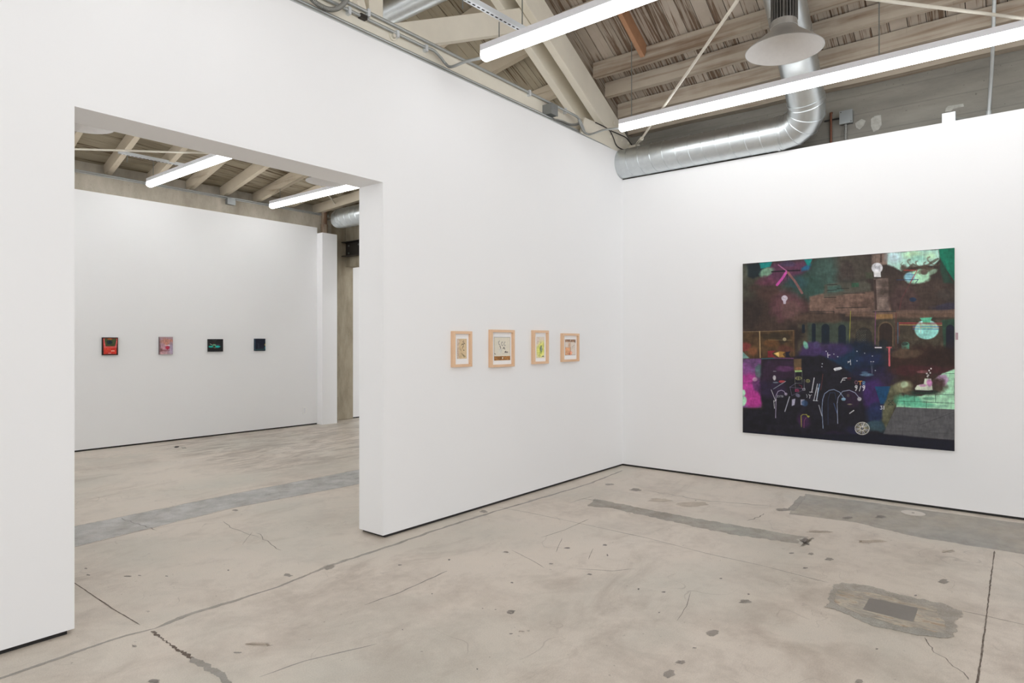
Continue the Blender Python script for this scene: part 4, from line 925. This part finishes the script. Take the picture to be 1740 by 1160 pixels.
# ---- framed works on the left wall
def framed(lx, rx, ty, by, mat, sheet_px, draw, label):
    """lx/rx front left and right pixel; ty top pixel and by bottom pixel at the left front edge"""
    D = .036; Yf = Y_L - D
    a = on_y(lx, ty, Yf); b_ = on_y(lx, by, Yf); c_ = on_y(rx, ty, Yf)
    x0, x1, z1, z0 = a.x, c_.x, a.z, b_.z
    o = Vector(((x0 + x1) / 2, Y_L, (z0 + z1) / 2)); t = thing('framed_drawing', label, 'framed picture', o, 0, 'wood framed drawings on the left wall')
    X0, X1, Z0, Z1 = x0 - o.x, x1 - o.x, z0 - o.z, z1 - o.z; w = .024; fm = MB()
    for poly in ([(X0, Z0), (X0 + w, Z0 + w), (X0 + w, Z1 - w), (X0, Z1)], [(X1, Z0), (X1, Z1), (X1 - w, Z1 - w), (X1 - w, Z0 + w)],
                 [(X0, Z1), (X0 + w, Z1 - w), (X1 - w, Z1 - w), (X1, Z1)], [(X0, Z0), (X1, Z0), (X1 - w, Z0 + w), (X0 + w, Z0 + w)]):
        fm.prism_y(poly, -D, 0)
    fm.build('frame', M['frame'], t, bevel=.0012)
    MB().box(X0 + w - .002, X1 - w + .002, -.012, -.004, Z0 + w - .002, Z1 - w + .002).build('mat_board', M['mat'], t)
    MB().box(X0 + w - .001, X1 - w + .001, -.028, -.026, Z0 + w - .001, Z1 - w + .001).build('glazing', M['glass'], t)
    s0, s1, t0, t1 = sheet_px; Ys = Y_L - .014
    A = on_y(s0, t0, Ys); Bq = on_y(s1, t1, Ys)
    nu, nv = 110, 150
    P0 = (A.x, Ys, A.z); du = (Bq.x - A.x, 0, 0); dv = (0, 0, Bq.z - A.z)
    Xg, Yg = np.meshgrid(np.linspace(0, 100, nu), np.linspace(0, 100, nv))
    pt = Paint(Xg, Yg, draw[0], 30.); draw[1](pt); pt.c *= (1 + .05 * pt.N2)[..., None]
    sheet('drawing', tuple(Vector(P0) - o), du, dv, nu, nv, np.clip(pt.c, 0, 250), M['ink'], t, 1.1)
M['mat'] = flat('white mat board', (250, 250, 250), .8, vary=.01)
def d1(p):
    p.poly([(0, 0), (22, 0), (22, 100), (0, 100)], (206, 188, 178), 8, .8, 3)
    for pts in (((60, 14), (66, 20)), ((44, 32), (56, 26), (66, 28), (74, 20)), ((66, 28), (68, 38)), ((62, 36), (56, 50)), ((74, 20), (80, 26)), ((36, 50), (40, 62)), ((62, 56), (74, 58)), ((66, 10), (72, 14))): p.line(pts, (60, 54, 48), 3.4, .85, 2)
    for i in range(6): p.line([(38 + i * 2, 68 + i), (72 + i * 3, 94 - i)], (120, 110, 84), 2.4, .6, 1)
    p.line([(4, 60), (5, 76)], (130, 96, 130), 4, .6, 2); p.blob(30, 60, 30, 50, (206, 180, 140), .4, .5)
def d2(p):
    p.poly([(0, 82), (100, 82), (100, 100), (0, 100)], (170, 122, 72), 2, .95, .6, .3)
    for i in range(26): p.line([(i * 4, 83), (i * 4 + .4, 99)], (112, 78, 50), 1.4, .5)
    p.blob(52, 90, 3, 4, (244, 240, 230), 1, .1); p.line([(0, 0), (100, 0)], (90, 84, 76), 2.4); p.line([(0, 0), (0, 82)], (150, 140, 110), 2.4); p.line([(100, 0), (100, 82)], (120, 112, 100), 2.2)
    for (x, y, r) in ((32, 25, 8), (50, 29, 8), (66, 29, 8)): p.line([(x + r * .6 * math.cos(a), y + r * math.sin(a)) for a in np.arange(.6, 5.6, .5)], (140, 136, 132), 3.2, .8, 2)
    p.line([(36, 38), (40, 48)], (96, 92, 90), 4, .9, 1); p.line([(55, 50), (60, 44), (66, 52)], (96, 92, 90), 4, .9, 1); p.line([(66, 65), (84, 65)], (70, 66, 66), 4, .9, 1); p.line([(66, 65), (72, 61)], (70, 66, 66), 3); p.blob(36, 60, 14, 12, (204, 206, 200), .5, .6)
    p.line([(48, 72), (86, 71)], (170, 160, 150), 1.4, .6); p.line([(2, 70), (8, 73)], (70, 66, 66), 3, .8)
def d3(p):
    p.blob(55, 62, 56, 40, (222, 222, 120), .95, .25, .6); p.blob(15, 25, 20, 20, (214, 196, 196), .5, .6); p.blob(56, 62, 20, 18, (150, 170, 84), .8, .4); p.blob(58, 54, 12, 14, (86, 108, 84), .85, .5)
    p.line([(62, 48), (64, 66)], (210, 214, 214), 4, .9, 1); p.line([(54, 50), (56, 70)], (70, 88, 80), 4, .8, 1); p.line([(60, 24), (54, 34)], (150, 132, 120), 3, .8, 1); p.line([(70, 93), (94, 93)], (70, 84, 76), 5, .85, 2); p.line([(0, 0), (100, 0), (100, 100), (0, 100), (0, 0)], (206, 200, 176), 2, .7)
def d4(p):
    p.poly([(0, 0), (100, 0), (100, 17), (0, 17)], (158, 126, 104), 2, .95, .8, .3); p.line([(54, 0), (50, 8)], (230, 222, 214), 3, .8)
    p.poly([(0, 50), (50, 45), (56, 100), (0, 100)], (222, 168, 128), 8, .95, 4); p.poly([(28, 20), (52, 20), (54, 50), (28, 50)], (206, 168, 140), 8, .8, 3); p.blob(50, 88, 20, 12, (238, 156, 124), .8, .4); p.blob(20, 60, 12, 8, (240, 176, 130), .8, .4)
    p.line([(52, 50), (54, 62), (50, 76)], (84, 60, 66), 3, .8, 2); p.line([(42, 88), (42, 100)], (110, 44, 40), 3.4, .9); p.line([(62, 52), (86, 36)], (130, 116, 108), 2, .8); p.line([(62, 60), (84, 50)], (150, 134, 124), 1.6, .7)
    p.line([(0, 100), (100, 100)], (104, 84, 72), 3); p.line([(0, 0), (0, 100)], (120, 100, 88), 2); p.line([(100, 0), (100, 100)], (150, 130, 116), 2); p.blob(96, 10, 4, 10, (90, 76, 70), .7, .4)
framed(771, 802.7, 562.2, 624, None, (776.6, 793, 575.4, 609), ((214, 192, 156), d1), 'leftmost narrow wood framed drawing, dark ink marks on tan paper')
framed(834.9, 874.9, 559.7, 624.3, None, (839.6, 867, 572.5, 611.5), ((222, 216, 200), d2), 'largest of the wood framed drawings, cream sheet with brown band at bottom')
framed(907.5, 932.9, 560.9, 618.6, None, (911.4, 925, 572, 607.6), ((226, 214, 196), d3), 'tall narrow wood framed drawing with yellow green wash')
framed(956.9, 984.8, 566.1, 614.8, None, (960.2, 978, 576.4, 603), ((222, 210, 198), d4), 'smallest wood framed drawing, orange and brown, nearest the room corner')

# ---- small canvases in the far room
def canvas(x0, x1, y0, y1, base, draw, label, edge, name='small_painting'):
    D = .03; Yf = Y_F - D; a = on_y(x0, y0, Yf); b_ = on_y(x0, y1, Yf); c_ = on_y(x1, y0, Yf)
    o = Vector(((a.x + c_.x) / 2, Y_F, (a.z + b_.z) / 2)); t = thing(name, label, 'painting', o, 0, 'small paintings on the far wall')
    MB().box(a.x - o.x, c_.x - o.x, -D + .0006, 0, b_.z - o.z, a.z - o.z).build('stretched_canvas', edge, t)
    nu, nv = 90, 100; Xg, Yg = np.meshgrid(np.linspace(0, 100, nu), np.linspace(0, 100, nv))
    pt = Paint(Xg, Yg, base, 30.); draw(pt); pt.c *= (1 + .12 * pt.N2)[..., None]
    sheet('painted_surface', (a.x - o.x, -D, a.z - o.z), (c_.x - a.x, 0, 0), (0, 0, b_.z - a.z), nu, nv, np.clip(pt.c, 0, 250), M['paint'], t, 1.05)
def s1(p):
    p.poly([(5, 6), (95, 6), (90, 94), (8, 94)], (206, 56, 44), 4, 1, 1, .1); p.poly([(6, 6), (20, 6), (26, 54), (10, 60)], (216, 96, 96), 3, .8, 1); p.poly([(94, 6), (84, 6), (78, 54), (92, 60)], (214, 96, 96), 3, .8, 1)
    p.poly([(12, 7), (90, 7), (80, 50), (20, 50)], (66, 78, 48), 4, 1, 1.5); p.blob(44, 28, 18, 12, (26, 42, 56), .9, .3); p.blob(48, 10, 16, 5, (180, 100, 50), .8, .5); p.line([(12, 55), (84, 55)], (214, 116, 112), 4, .9)
    for x in (14, 18, 32, 37, 46): p.line([(x, 65), (x + 3, 65)], (226, 116, 84), 3, .9)
    for x in (58, 66, 74): p.blob(x, 76, 3, 2.6, (250, 226, 196), 1, .1)
    p.line([(12, 76), (44, 76)], (226, 110, 84), 2, .7); p.line([(38, 89), (54, 89)], (246, 190, 190), 3, .9)
def s2_(p):
    p.blob(50, 28, 46, 18, (190, 130, 112), .8, .5); p.blob(30, 60, 26, 26, (196, 148, 160), .8, .5); p.blob(84, 70, 26, 30, (176, 164, 190), .8, .5); p.blob(10, 80, 20, 14, (120, 70, 70), .8, .5); p.blob(60, 62, 16, 10, (180, 40, 66), .95, .3); p.line([(42, 48), (76, 48)], (240, 220, 224), 5, .9, 2)
    p.blob(30, 92, 30, 10, (214, 170, 176), .8, .4); p.blob(50, 40, 14, 10, (206, 140, 120), .6, .5); p.blob(50, 78, 40, 5, (146, 92, 100), .7, .5); p.blob(4, 50, 6, 46, (120, 92, 96), .7, .4)
def s3_(p):
    p.blob(20, 60, 18, 8, (40, 178, 158), .95, .3); p.blob(62, 60, 18, 9, (40, 188, 178), .95, .3); p.blob(38, 48, 16, 10, (130, 200, 150), .8, .5); p.blob(38, 58, 7, 7, (40, 60, 40), .9, .3); p.line([(12, 38), (22, 44)], (200, 210, 190), 4, .8, 2); p.blob(34, 30, 8, 8, (70, 30, 30), .7, .4); p.line([(28, 8), (46, 12), (58, 6)], (110, 112, 110), 2, .7); p.line([(44, 12), (44, 38)], (84, 86, 84), 1.6, .6); p.blob(64, 44, 14, 5, (90, 76, 110), .6, .4); p.line([(36, 68), (50, 70)], (196, 186, 130), 4, .7)
def s4_(p):
    p.line([(3, 2), (3, 98)], (60, 86, 110), 5, .8, 1); p.line([(97, 2), (97, 98)], (56, 80, 100), 4, .8, 1); p.line([(4, 90), (96, 88)], (60, 110, 100), 6, .7, 2); p.blob(97, 50, 6, 9, (206, 186, 110), .9, .3); p.blob(97, 74, 6, 10, (40, 130, 140), .9, .3); p.line([(36, 42), (36, 80)], (96, 104, 118), 2.4, .7); p.line([(18, 42), (36, 42)], (76, 84, 100), 2, .6); p.line([(46, 22), (60, 26)], (70, 76, 96), 2, .6); p.blob(60, 60, 20, 20, (30, 28, 44), .5, .4)
canvas(174, 200.6, 573, 603.4, (40, 26, 24), s1, 'small painting with red panel and green trapezoid, leftmost on the far wall', flat('black canvas edge', (34, 28, 26), .7))
canvas(270.9, 293.7, 572.2, 601.9, (168, 140, 148), s2_, 'small mauve pink painting with a red mouth shape on the far wall', flat('mauve canvas edge', (96, 84, 88), .7))
canvas(354, 379.2, 575.9, 597.4, (30, 30, 32), s3_, 'small black painting with turquoise shapes on the far wall', flat('charcoal canvas edge', (36, 34, 32), .7))
canvas(432.9, 451, 575.2, 596, (26, 30, 46), s4_, 'smallest dark navy painting, rightmost on the far wall', flat('navy canvas edge', (40, 56, 66), .7))

# ------------------------------------------------------------------ floor: repairs, joints, cracks, spots
def jit(pts, amp, step, closed=True, seed=0):
    r = random.Random(seed); out = []; n = len(pts)
    for i in range(n if closed else n - 1):
        a, b_ = Vector(pts[i]), Vector(pts[(i + 1) % n]); L = (b_ - a).length; k = max(1, int(L / step)); nn = Vector((-(b_ - a).y, (b_ - a).x, 0)).normalized()
        for j in range(k): out.append(a.lerp(b_, j / k) + nn * (amp * (r.random() - .5) * 2))
    if not closed: out.append(Vector(pts[-1]))
    return out
FZ = [.0006]
def zlev():
    FZ[0] += .00002; return FZ[0]
_soft = {}
def softmat(m, op):
    if (m.name, op) in _soft: return _soft[(m.name, op)]
    c = m.copy(); c.name = m.name + ' worn edge'; nt = c.node_tree; n = nt.nodes; l = nt.links
    out = [x for x in n if x.type == 'OUTPUT_MATERIAL'][0]; src = out.inputs[0].links[0].from_socket
    vc = n.new('ShaderNodeVertexColor'); vc.layer_name = 'edge'; ge = n.new('ShaderNodeNewGeometry')
    nz = n.new('ShaderNodeTexNoise'); nz.inputs['Scale'].default_value = 26; nz.inputs['Detail'].default_value = 5; nz.inputs['Roughness'].default_value = .65
    nz2 = n.new('ShaderNodeTexNoise'); nz2.inputs['Scale'].default_value = 5; nz2.inputs['Detail'].default_value = 6; nz2.inputs['Roughness'].default_value = .7
    l.new(ge.outputs['Position'], nz.inputs['Vector']); l.new(ge.outputs['Position'], nz2.inputs['Vector'])
    def mm(op_, a_, b_):
        q = n.new('ShaderNodeMath'); q.operation = op_
        for i, x in enumerate((a_, b_)):
            if isinstance(x, (int, float)): q.inputs[i].default_value = x
            else: l.new(x, q.inputs[i])
        return q.outputs[0]
    v = mm('ADD', vc.outputs[0], mm('MULTIPLY', mm('SUBTRACT', nz.outputs['Fac'], .5), 1.5))
    mr = n.new('ShaderNodeMapRange'); mr.inputs['From Min'].default_value = .25; mr.inputs['From Max'].default_value = .6; l.new(v, mr.inputs['Value'])
    w2 = n.new('ShaderNodeMapRange'); w2.inputs['From Min'].default_value = .3; w2.inputs['From Max'].default_value = .62; w2.inputs['To Min'].default_value = .55; w2.inputs['To Max'].default_value = 1.0; l.new(nz2.outputs['Fac'], w2.inputs['Value'])
    fac = mm('MULTIPLY', mm('MULTIPLY', mr.outputs[0], w2.outputs[0]), op)
    tr_ = n.new('ShaderNodeBsdfTransparent'); mx_ = n.new('ShaderNodeMixShader'); l.new(fac, mx_.inputs[0]); l.new(tr_.outputs[0], mx_.inputs[1]); l.new(src, mx_.inputs[2]); l.new(mx_.outputs[0], out.inputs[0])
    _soft[(m.name, op)] = c; return c
OP = {'worn sealed concrete': .5, 'blue grey concrete infill': .95, 'grey worn slab': .85, 'rough grey strip': .85, 'grey seam filler': .8, 'dark floor stain': .7, 'darker floor stain': .85, 'tan floor stain': .4, 'dark crack': .85, 'joint line': .7, 'chalky chip': .8, 'rust streaked repair': .75, 'black hole': 1.0}
def with_edge(mb, attr, name, m):
    o = mb.build(name, softmat(m, OP.get(m.name, .8)), fl)
    at = o.data.color_attributes.new('edge', 'FLOAT_COLOR', 'POINT')
    for i, a_ in enumerate(attr): at.data[i].color = (a_, a_, a_, 1)
    return o
def decal(name, px_pts, m, amp=.01, step=.05, seed=1, level=None, soft=.025):
    P = jit([on_z(x, y) for x, y in px_pts], amp, step, True, seed); z = level if level is not None else zlev(); n = len(P)
    area = sum(P[i].x * P[(i + 1) % n].y - P[(i + 1) % n].x * P[i].y for i in range(n)); sg = 1 if area > 0 else -1
    ext = min(max(v.x for v in P) - min(v.x for v in P), max(v.y for v in P) - min(v.y for v in P)); dd_ = min(soft, ext * .22)
    inner = []
    for i in range(n):
        d = (P[(i + 1) % n] - P[i - 1]); d.z = 0; d.normalize(); inner.append(P[i] + Vector((-d.y, d.x, 0)) * sg * dd_)
    mb = MB(); mb.add([(v.x, v.y, z) for v in P] + [(v.x, v.y, z) for v in inner], [(i, (i + 1) % n, n + (i + 1) % n, n + i) for i in range(n)] + [tuple(range(n, 2 * n))])
    return with_edge(mb, [0] * n + [1] * n, name, m)
def ribbon(name, px_pts, wd, m, amp=.004, step=.04, seed=1, vary=.6, level=None):
    P = jit([on_z(x, y) for x, y in px_pts], amp, step, False, seed); z = level if level is not None else zlev(); r = random.Random(seed + 5); vs = []; at = []
    w_ = 1.0; wd = wd * 1.5
    for i, v in enumerate(P):
        d = (P[min(i + 1, len(P) - 1)] - P[max(i - 1, 0)]); d.z = 0; d.normalize(); nn = Vector((-d.y, d.x, 0)); w_ = .6 * w_ + .4 * (1 + vary * (r.random() * 2 - 1)); h = wd * w_ / 2
        if i in (0, len(P) - 1): h *= .3
        for k_, a_ in ((1, 0), (.35, 1), (-.35, 1), (-1, 0)):
            q = v + nn * h * k_; vs.append((q.x, q.y, z)); at.append(a_)
    n = len(P); fs = [(4 * i + j, 4 * i + j + 1, 4 * i + j + 5, 4 * i + j + 4) for i in range(n - 1) for j in range(3)]
    return with_edge(MB().add(vs, fs), at, name, m)
decal('concrete_strip', [(100, 900), (128, 893.5), (400, 838), (612, 797), (640, 791), (645, 815), (612, 822), (400, 862), (128, 929), (100, 936)], M['trench'], .006, .1)
ribbon('joint_line', [(100, 900), (128, 893.5), (400, 838), (612, 797)], .006, M['joint'], .003, .06, 2)
ribbon('joint_line', [(100, 936), (128, 929), (400, 862), (612, 822)], .006, M['joint'], .006, .05, 3)
decal('concrete_slab', [(1368, 838), (1740, 889), (1850, 904), (1850, 958), (1740, 942), (1560, 913), (1455, 888), (1338, 873), (1352, 858)], M['slab'], .01, .08, 4)
decal('concrete_edge', [(1358, 842), (1372, 844), (1352, 868), (1333, 868)], M['seam'], .006, .06, 9)
decal('concrete_strip', [(1010, 847), (1140, 872), (1240, 890), (1330, 905), (1376, 912), (1368, 926), (1300, 916), (1240, 908), (1140, 886), (1040, 864), (996, 860)], M['strip'], .012, .04, 5)
decal('chalky_chip', [(1352, 917), (1362, 912), (1372, 914), (1384, 913), (1377, 921), (1368, 928), (1360, 929)], M['chip'], .025, .03, 6)
decal('dark_patch', [(1356, 916), (1366, 913), (1376, 915), (1372, 926), (1366, 922), (1358, 921)], M['spotd'], .012, .03, 7)
for (x, y) in ((1086, 866), (1080, 868), (1160, 883), (1178, 883), (1070, 872), (1182, 850)): decal('chalky_chip', [(x - 2, y), (x, y - .8), (x + 3, y), (x, y + .8)], M['chip'], .004, .02, x)
# long filled seam and joints
ribbon('filled_seam', [(-60, 1175), (0, 1153), (128, 1108), (215, 1079), (262, 1068)], .022, M['seam'], .004, .06, 11)
ribbon('filled_seam', [(262, 1068), (330, 1040), (400, 1020), (470, 998), (556, 962), (655, 930), (760, 894), (840, 869), (920, 846), (1000, 822), (1058, 799)], .022, M['seam'], .006, .07, 12, .9)
decal('filler_blob', [(548, 966), (556, 960), (574, 960), (566, 966), (552, 969)], M['spot'], .006, .03, 8)
ribbon('floor_joint', [(100, 975), (128, 991), (190, 1033), (238, 1062)], .006, M['crack'], .0015, .05, 13)
ribbon('floor_crack', [(258, 1072), (280, 1088), (300, 1102), (330, 1121)], .013, M['crack'], .006, .012, 14, 1.2)
ribbon('filled_seam', [(325, 1118), (350, 1132), (372, 1146), (392, 1165)], .028, M['seam'], .006, .03, 15, .5)
ribbon('floor_joint', [(845, 861), (900, 871), (980, 888), (1100, 914), (1200, 940), (1300, 962), (1408, 990)], .005, M['joint'], .002, .06, 16)
ribbon('floor_joint', [(1636, 1038), (1700, 1052), (1760, 1066)], .006, M['joint'], .003, .05, 17)
ribbon('floor_joint', [(1690, 936), (1684, 980), (1676, 1050), (1668, 1110), (1658, 1175)], .007, M['crack'], .0015, .03, 18)
ribbon('floor_crack', [(1570, 1083), (1582, 1100), (1588, 1108), (1608, 1118), (1620, 1132), (1640, 1143), (1646, 1155)], .004, M['joint'], .006, .02, 19)
ribbon('floor_crack', [(378, 886), (395, 898), (415, 905), (440, 912)], .004, M['joint'], .01, .05, 20)
ribbon('floor_crack', [(438, 905), (455, 922), (478, 935)], .005, M['joint'], .02, .05, 21)
ribbon('floor_crack', [(205, 880), (240, 892), (266, 901)], .006, M['joint'], .01, .05, 22)
ribbon('floor_crack', [(428, 904), (412, 925)], .004, M['joint'], .003, .05, 23)
ribbon('floor_crack', [(1270, 885), (1290, 878), (1298, 872)], .007, M['joint'], .01, .04, 24)
ribbon('floor_joint', [(1094, 833), (1140, 840), (1195, 850), (1250, 855), (1320, 860)], .007, M['joint'], .02, .05, 25)
ribbon('scratch', [(920, 913), (960, 900), (1000, 882)], .006, M['joint'], .002, .06, 26); ribbon('scratch', [(620, 1028), (680, 1006), (760, 970)], .008, M['seam'], .004, .06, 27)
ribbon('scratch', [(440, 1150), (520, 1122), (640, 1094)], .006, M['seam'], .003, .06, 28); ribbon('scratch', [(980, 966), (1040, 970), (1080, 966)], .004, M['joint'], .004, .06, 29)
ribbon('scratch', [(1150, 1055), (1166, 1030), (1174, 1005)], .0025, M['joint'], .003, .05, 30); ribbon('scratch', [(985, 846), (1024, 852)], .006, M['joint'], .004, .05, 31); ribbon('scratch', [(965, 855), (1010, 842)], .005, M['joint'], .004, .05, 32)
ribbon('scratch', [(870, 935), (900, 950), (925, 965)], .004, M['joint'], .004, .05, 33); ribbon('scratch', [(945, 938), (955, 915)], .004, M['joint'], .003, .05, 34); ribbon('scratch', [(1000, 950), (1008, 932)], .004, M['joint'], .003, .05, 35)
def spot(x, y, rx, ry, m='spot', seed=0, name='floor_stain'):
    r = random.Random(seed or int(x * 7 + y)); n = 18; ph = r.random() * 6
    pts = [(x + rx * (1 + .3 * math.sin(3 * a + ph) * r.random() + .15 * math.sin(5 * a)) * math.cos(a), y + ry * (1 + .3 * math.sin(2 * a + ph) * r.random()) * math.sin(a)) for a in [2 * PI * i / n for i in range(n)]]
    decal(name, pts, M[m], .002, .03, seed + 3)
for s_ in ((868, 1040, 9, 4, 'spotd'), (1211, 1076, 12, 6, 'spot'), (1265, 1022, 12, 4.5, 'seam'), (1157, 1125, 10, 4, 'spot'), (1137, 1145, 12, 8, 'spot'), (1409, 950, 8, 3, 'spot'), (1604, 988, 11, 4, 'spot'),
           (1368, 965, 5, 1.6, 'spotd'), (1028, 926, 4.5, 1.6, 'spotd'), (964, 931, 6, 1.4, 'spotd'), (1032, 943, 2, 2, 'spotd'), (763, 951, 2.4, 1.6, 'spotd'), (679, 960, 4, 1.5, 'spot'), (489, 977, 8, 3, 'spot'), (822, 869, 8, 2.6, 'seam'),
           (936, 958, 4, 1.4, 'spot'), (1002, 976, 5, 1.5, 'spot'), (870, 990, 3, 1.2, 'spotd'), (1085, 1001, 2, 1.6, 'spotd'), (1128, 1006, 4, 1.2, 'spotd'), (734, 1009, 1.6, 1.2, 'spotd'), (684, 1070, 1.4, 1, 'spotd'), (811, 1137, 2, 1.4, 'spotd'),
           (886, 1073, 6, 1.8, 'brown'), (898, 1072, 3, 1.6, 'brown'), (868, 1077, 4, 1.4, 'spot'), (440, 1095, 26, 5, 'brown'), (404, 1109, 8, 1.8, 'spot'), (228, 1098, 5, 3, 'spot'), (1460, 1158, 8, 4, 'spot'), (262, 1158, 12, 4, 'spotd'),
           (860, 938, 6, 1.6, 'spot'), (1225, 983, 3, 1.0, 'spotd'), (1345, 940, 5, 1.4, 'spot'), (1378, 941, 6, 2, 'spot'), (1272, 1010, 2, 1.2, 'spotd'), (1496, 878, 10, 3, 'spotd'), (1440, 880, 10, 2.6, 'spotd'), (1080, 832, 11, 2.6, 'spot'), (1035, 823, 9, 2, 'seam'), (1330, 866, 14, 3, 'spot'),
           (400, 867, 6, 1.4, 'spot'), (218, 979, 7, 1, 'spotd'), (237, 978, 3, 1, 'spotd'), (283, 979, 3, 1, 'spotd'), (388, 969, 2, 1.2, 'spotd'), (146, 966, 3, 1.2, 'spot'), (150, 977, 4, 1.6, 'spot'), (1120, 1041, 2, 1.2, 'spot'), (842, 1036, 2, .8, 'spotd'), (820, 1034, 1.6, .8, 'spot'), (1180, 1101, 4, 1.2, 'spotd'), (1490, 1103, 3, 1.2, 'spot'), (1556, 1012, 3, 1.2, 'spotd')):
    spot(*s_)
for s_ in ((1390, 903, 22, 3, 'brown'), (1480, 920, 26, 4, 'brown'), (1610, 937, 14, 4, 'brown'), (1175, 857, 30, 5, 'brown'), (1120, 850, 20, 4, 'brown'), (1050, 862, 8, 3, 'brown')): spot(*s_)
# floor hatch and its repair
decal('repair_surround', [(1397, 1032), (1404, 1022), (1408, 1005), (1415, 993), (1430, 990), (1478, 994), (1530, 1010), (1600, 1024), (1635, 1038), (1640, 1050), (1628, 1054), (1626, 1084), (1600, 1086), (1530, 1075), (1480, 1064), (1440, 1046), (1406, 1034)], M['strip'], .01, .04, 41)
decal('repair_center', [(1424, 1000), (1470, 1004), (1520, 1016), (1590, 1030), (1604, 1044), (1616, 1078), (1560, 1070), (1500, 1058), (1450, 1042), (1420, 1030), (1416, 1014)], M['hatchring'], .02, .05, 42)
hp = [on_z(x, y) for x, y in ((1478, 1016), (1560, 1033.5), (1552, 1057), (1466, 1036))]
hc = sum(hp, Vector()) / 4
ht = thing('floor_hatch', 'flush dark rectangular metal hatch set in a rusty floor repair', 'floor hatch', (hc.x, hc.y, .0012))
def quad(P, z, g=1.0): return MB().add([((v.x - hc.x) * g, (v.y - hc.y) * g, z_) for z_ in (z, z - .0005) for v in P], [(0, 1, 2, 3), (7, 6, 5, 4), (0, 4, 5, 1), (1, 5, 6, 2), (2, 6, 7, 3), (3, 7, 4, 0)])
quad(hp, .0010, 1.045).build('rim', M['crack'], ht); quad(hp, .0018, 1.0).build('plate', M['hatch'], ht)
dc = on_z(1551.5, 871.8); dr = (on_z(1572.5, 874) - on_z(1530.5, 869.6)).length / 2
dd = thing('floor_cover', 'pale round metal cover flush in the grey slab below the large painting', 'floor cover', (dc.x, dc.y, .001))
MB().tube([(0, 0, 0), (0, 0, .003)], dr, 48).build('disc', M['disc'], dd, bevel=.001)
MB().tube([(0, 0, .003), (0, 0, .0036)], .012, 12).build('screw', M['joint'], dd)
hl = on_z(299, 759.5)
decal('floor_hole', [(294, 760), (298, 757.8), (304, 757.8), (307, 759), (301, 761), (296, 761)], M['black'], .002, .05, 50)
decal('floor_hole_rim', [(306, 759), (316, 759), (318, 762), (310, 763)], M['chip'], .004, .05, 51)

# ------------------------------------------------------------------ world, camera, view
wd_ = bpy.data.worlds.new('world'); bpy.context.scene.world = wd_; wd_.use_nodes = True
bg = wd_.node_tree.nodes['Background']; bg.inputs[0].default_value = (.93, .96, 1, 1); bg.inputs[1].default_value = 1.9
cam = bpy.data.cameras.new('camera'); co = bpy.data.objects.new('camera', cam); C.objects.link(co)
co.location = (0, 0, H); co.rotation_euler = (PI / 2, 0, YAW - PI / 2); cam.sensor_width = 36; cam.lens = F / 1740 * 36; cam.clip_start = .05
sc_ = bpy.context.scene; sc_.camera = co
vs_ = sc_.view_settings; vs_.view_transform = 'Standard'; vs_.look = 'None'; vs_.gamma = 1; vs_.exposure = 0.45; vs_.use_curve_mapping = False
sc_.cycles.use_denoising = True; sc_.cycles.max_bounces = 10; sc_.cycles.diffuse_bounces = 6; sc_.cycles.sample_clamp_indirect = 6
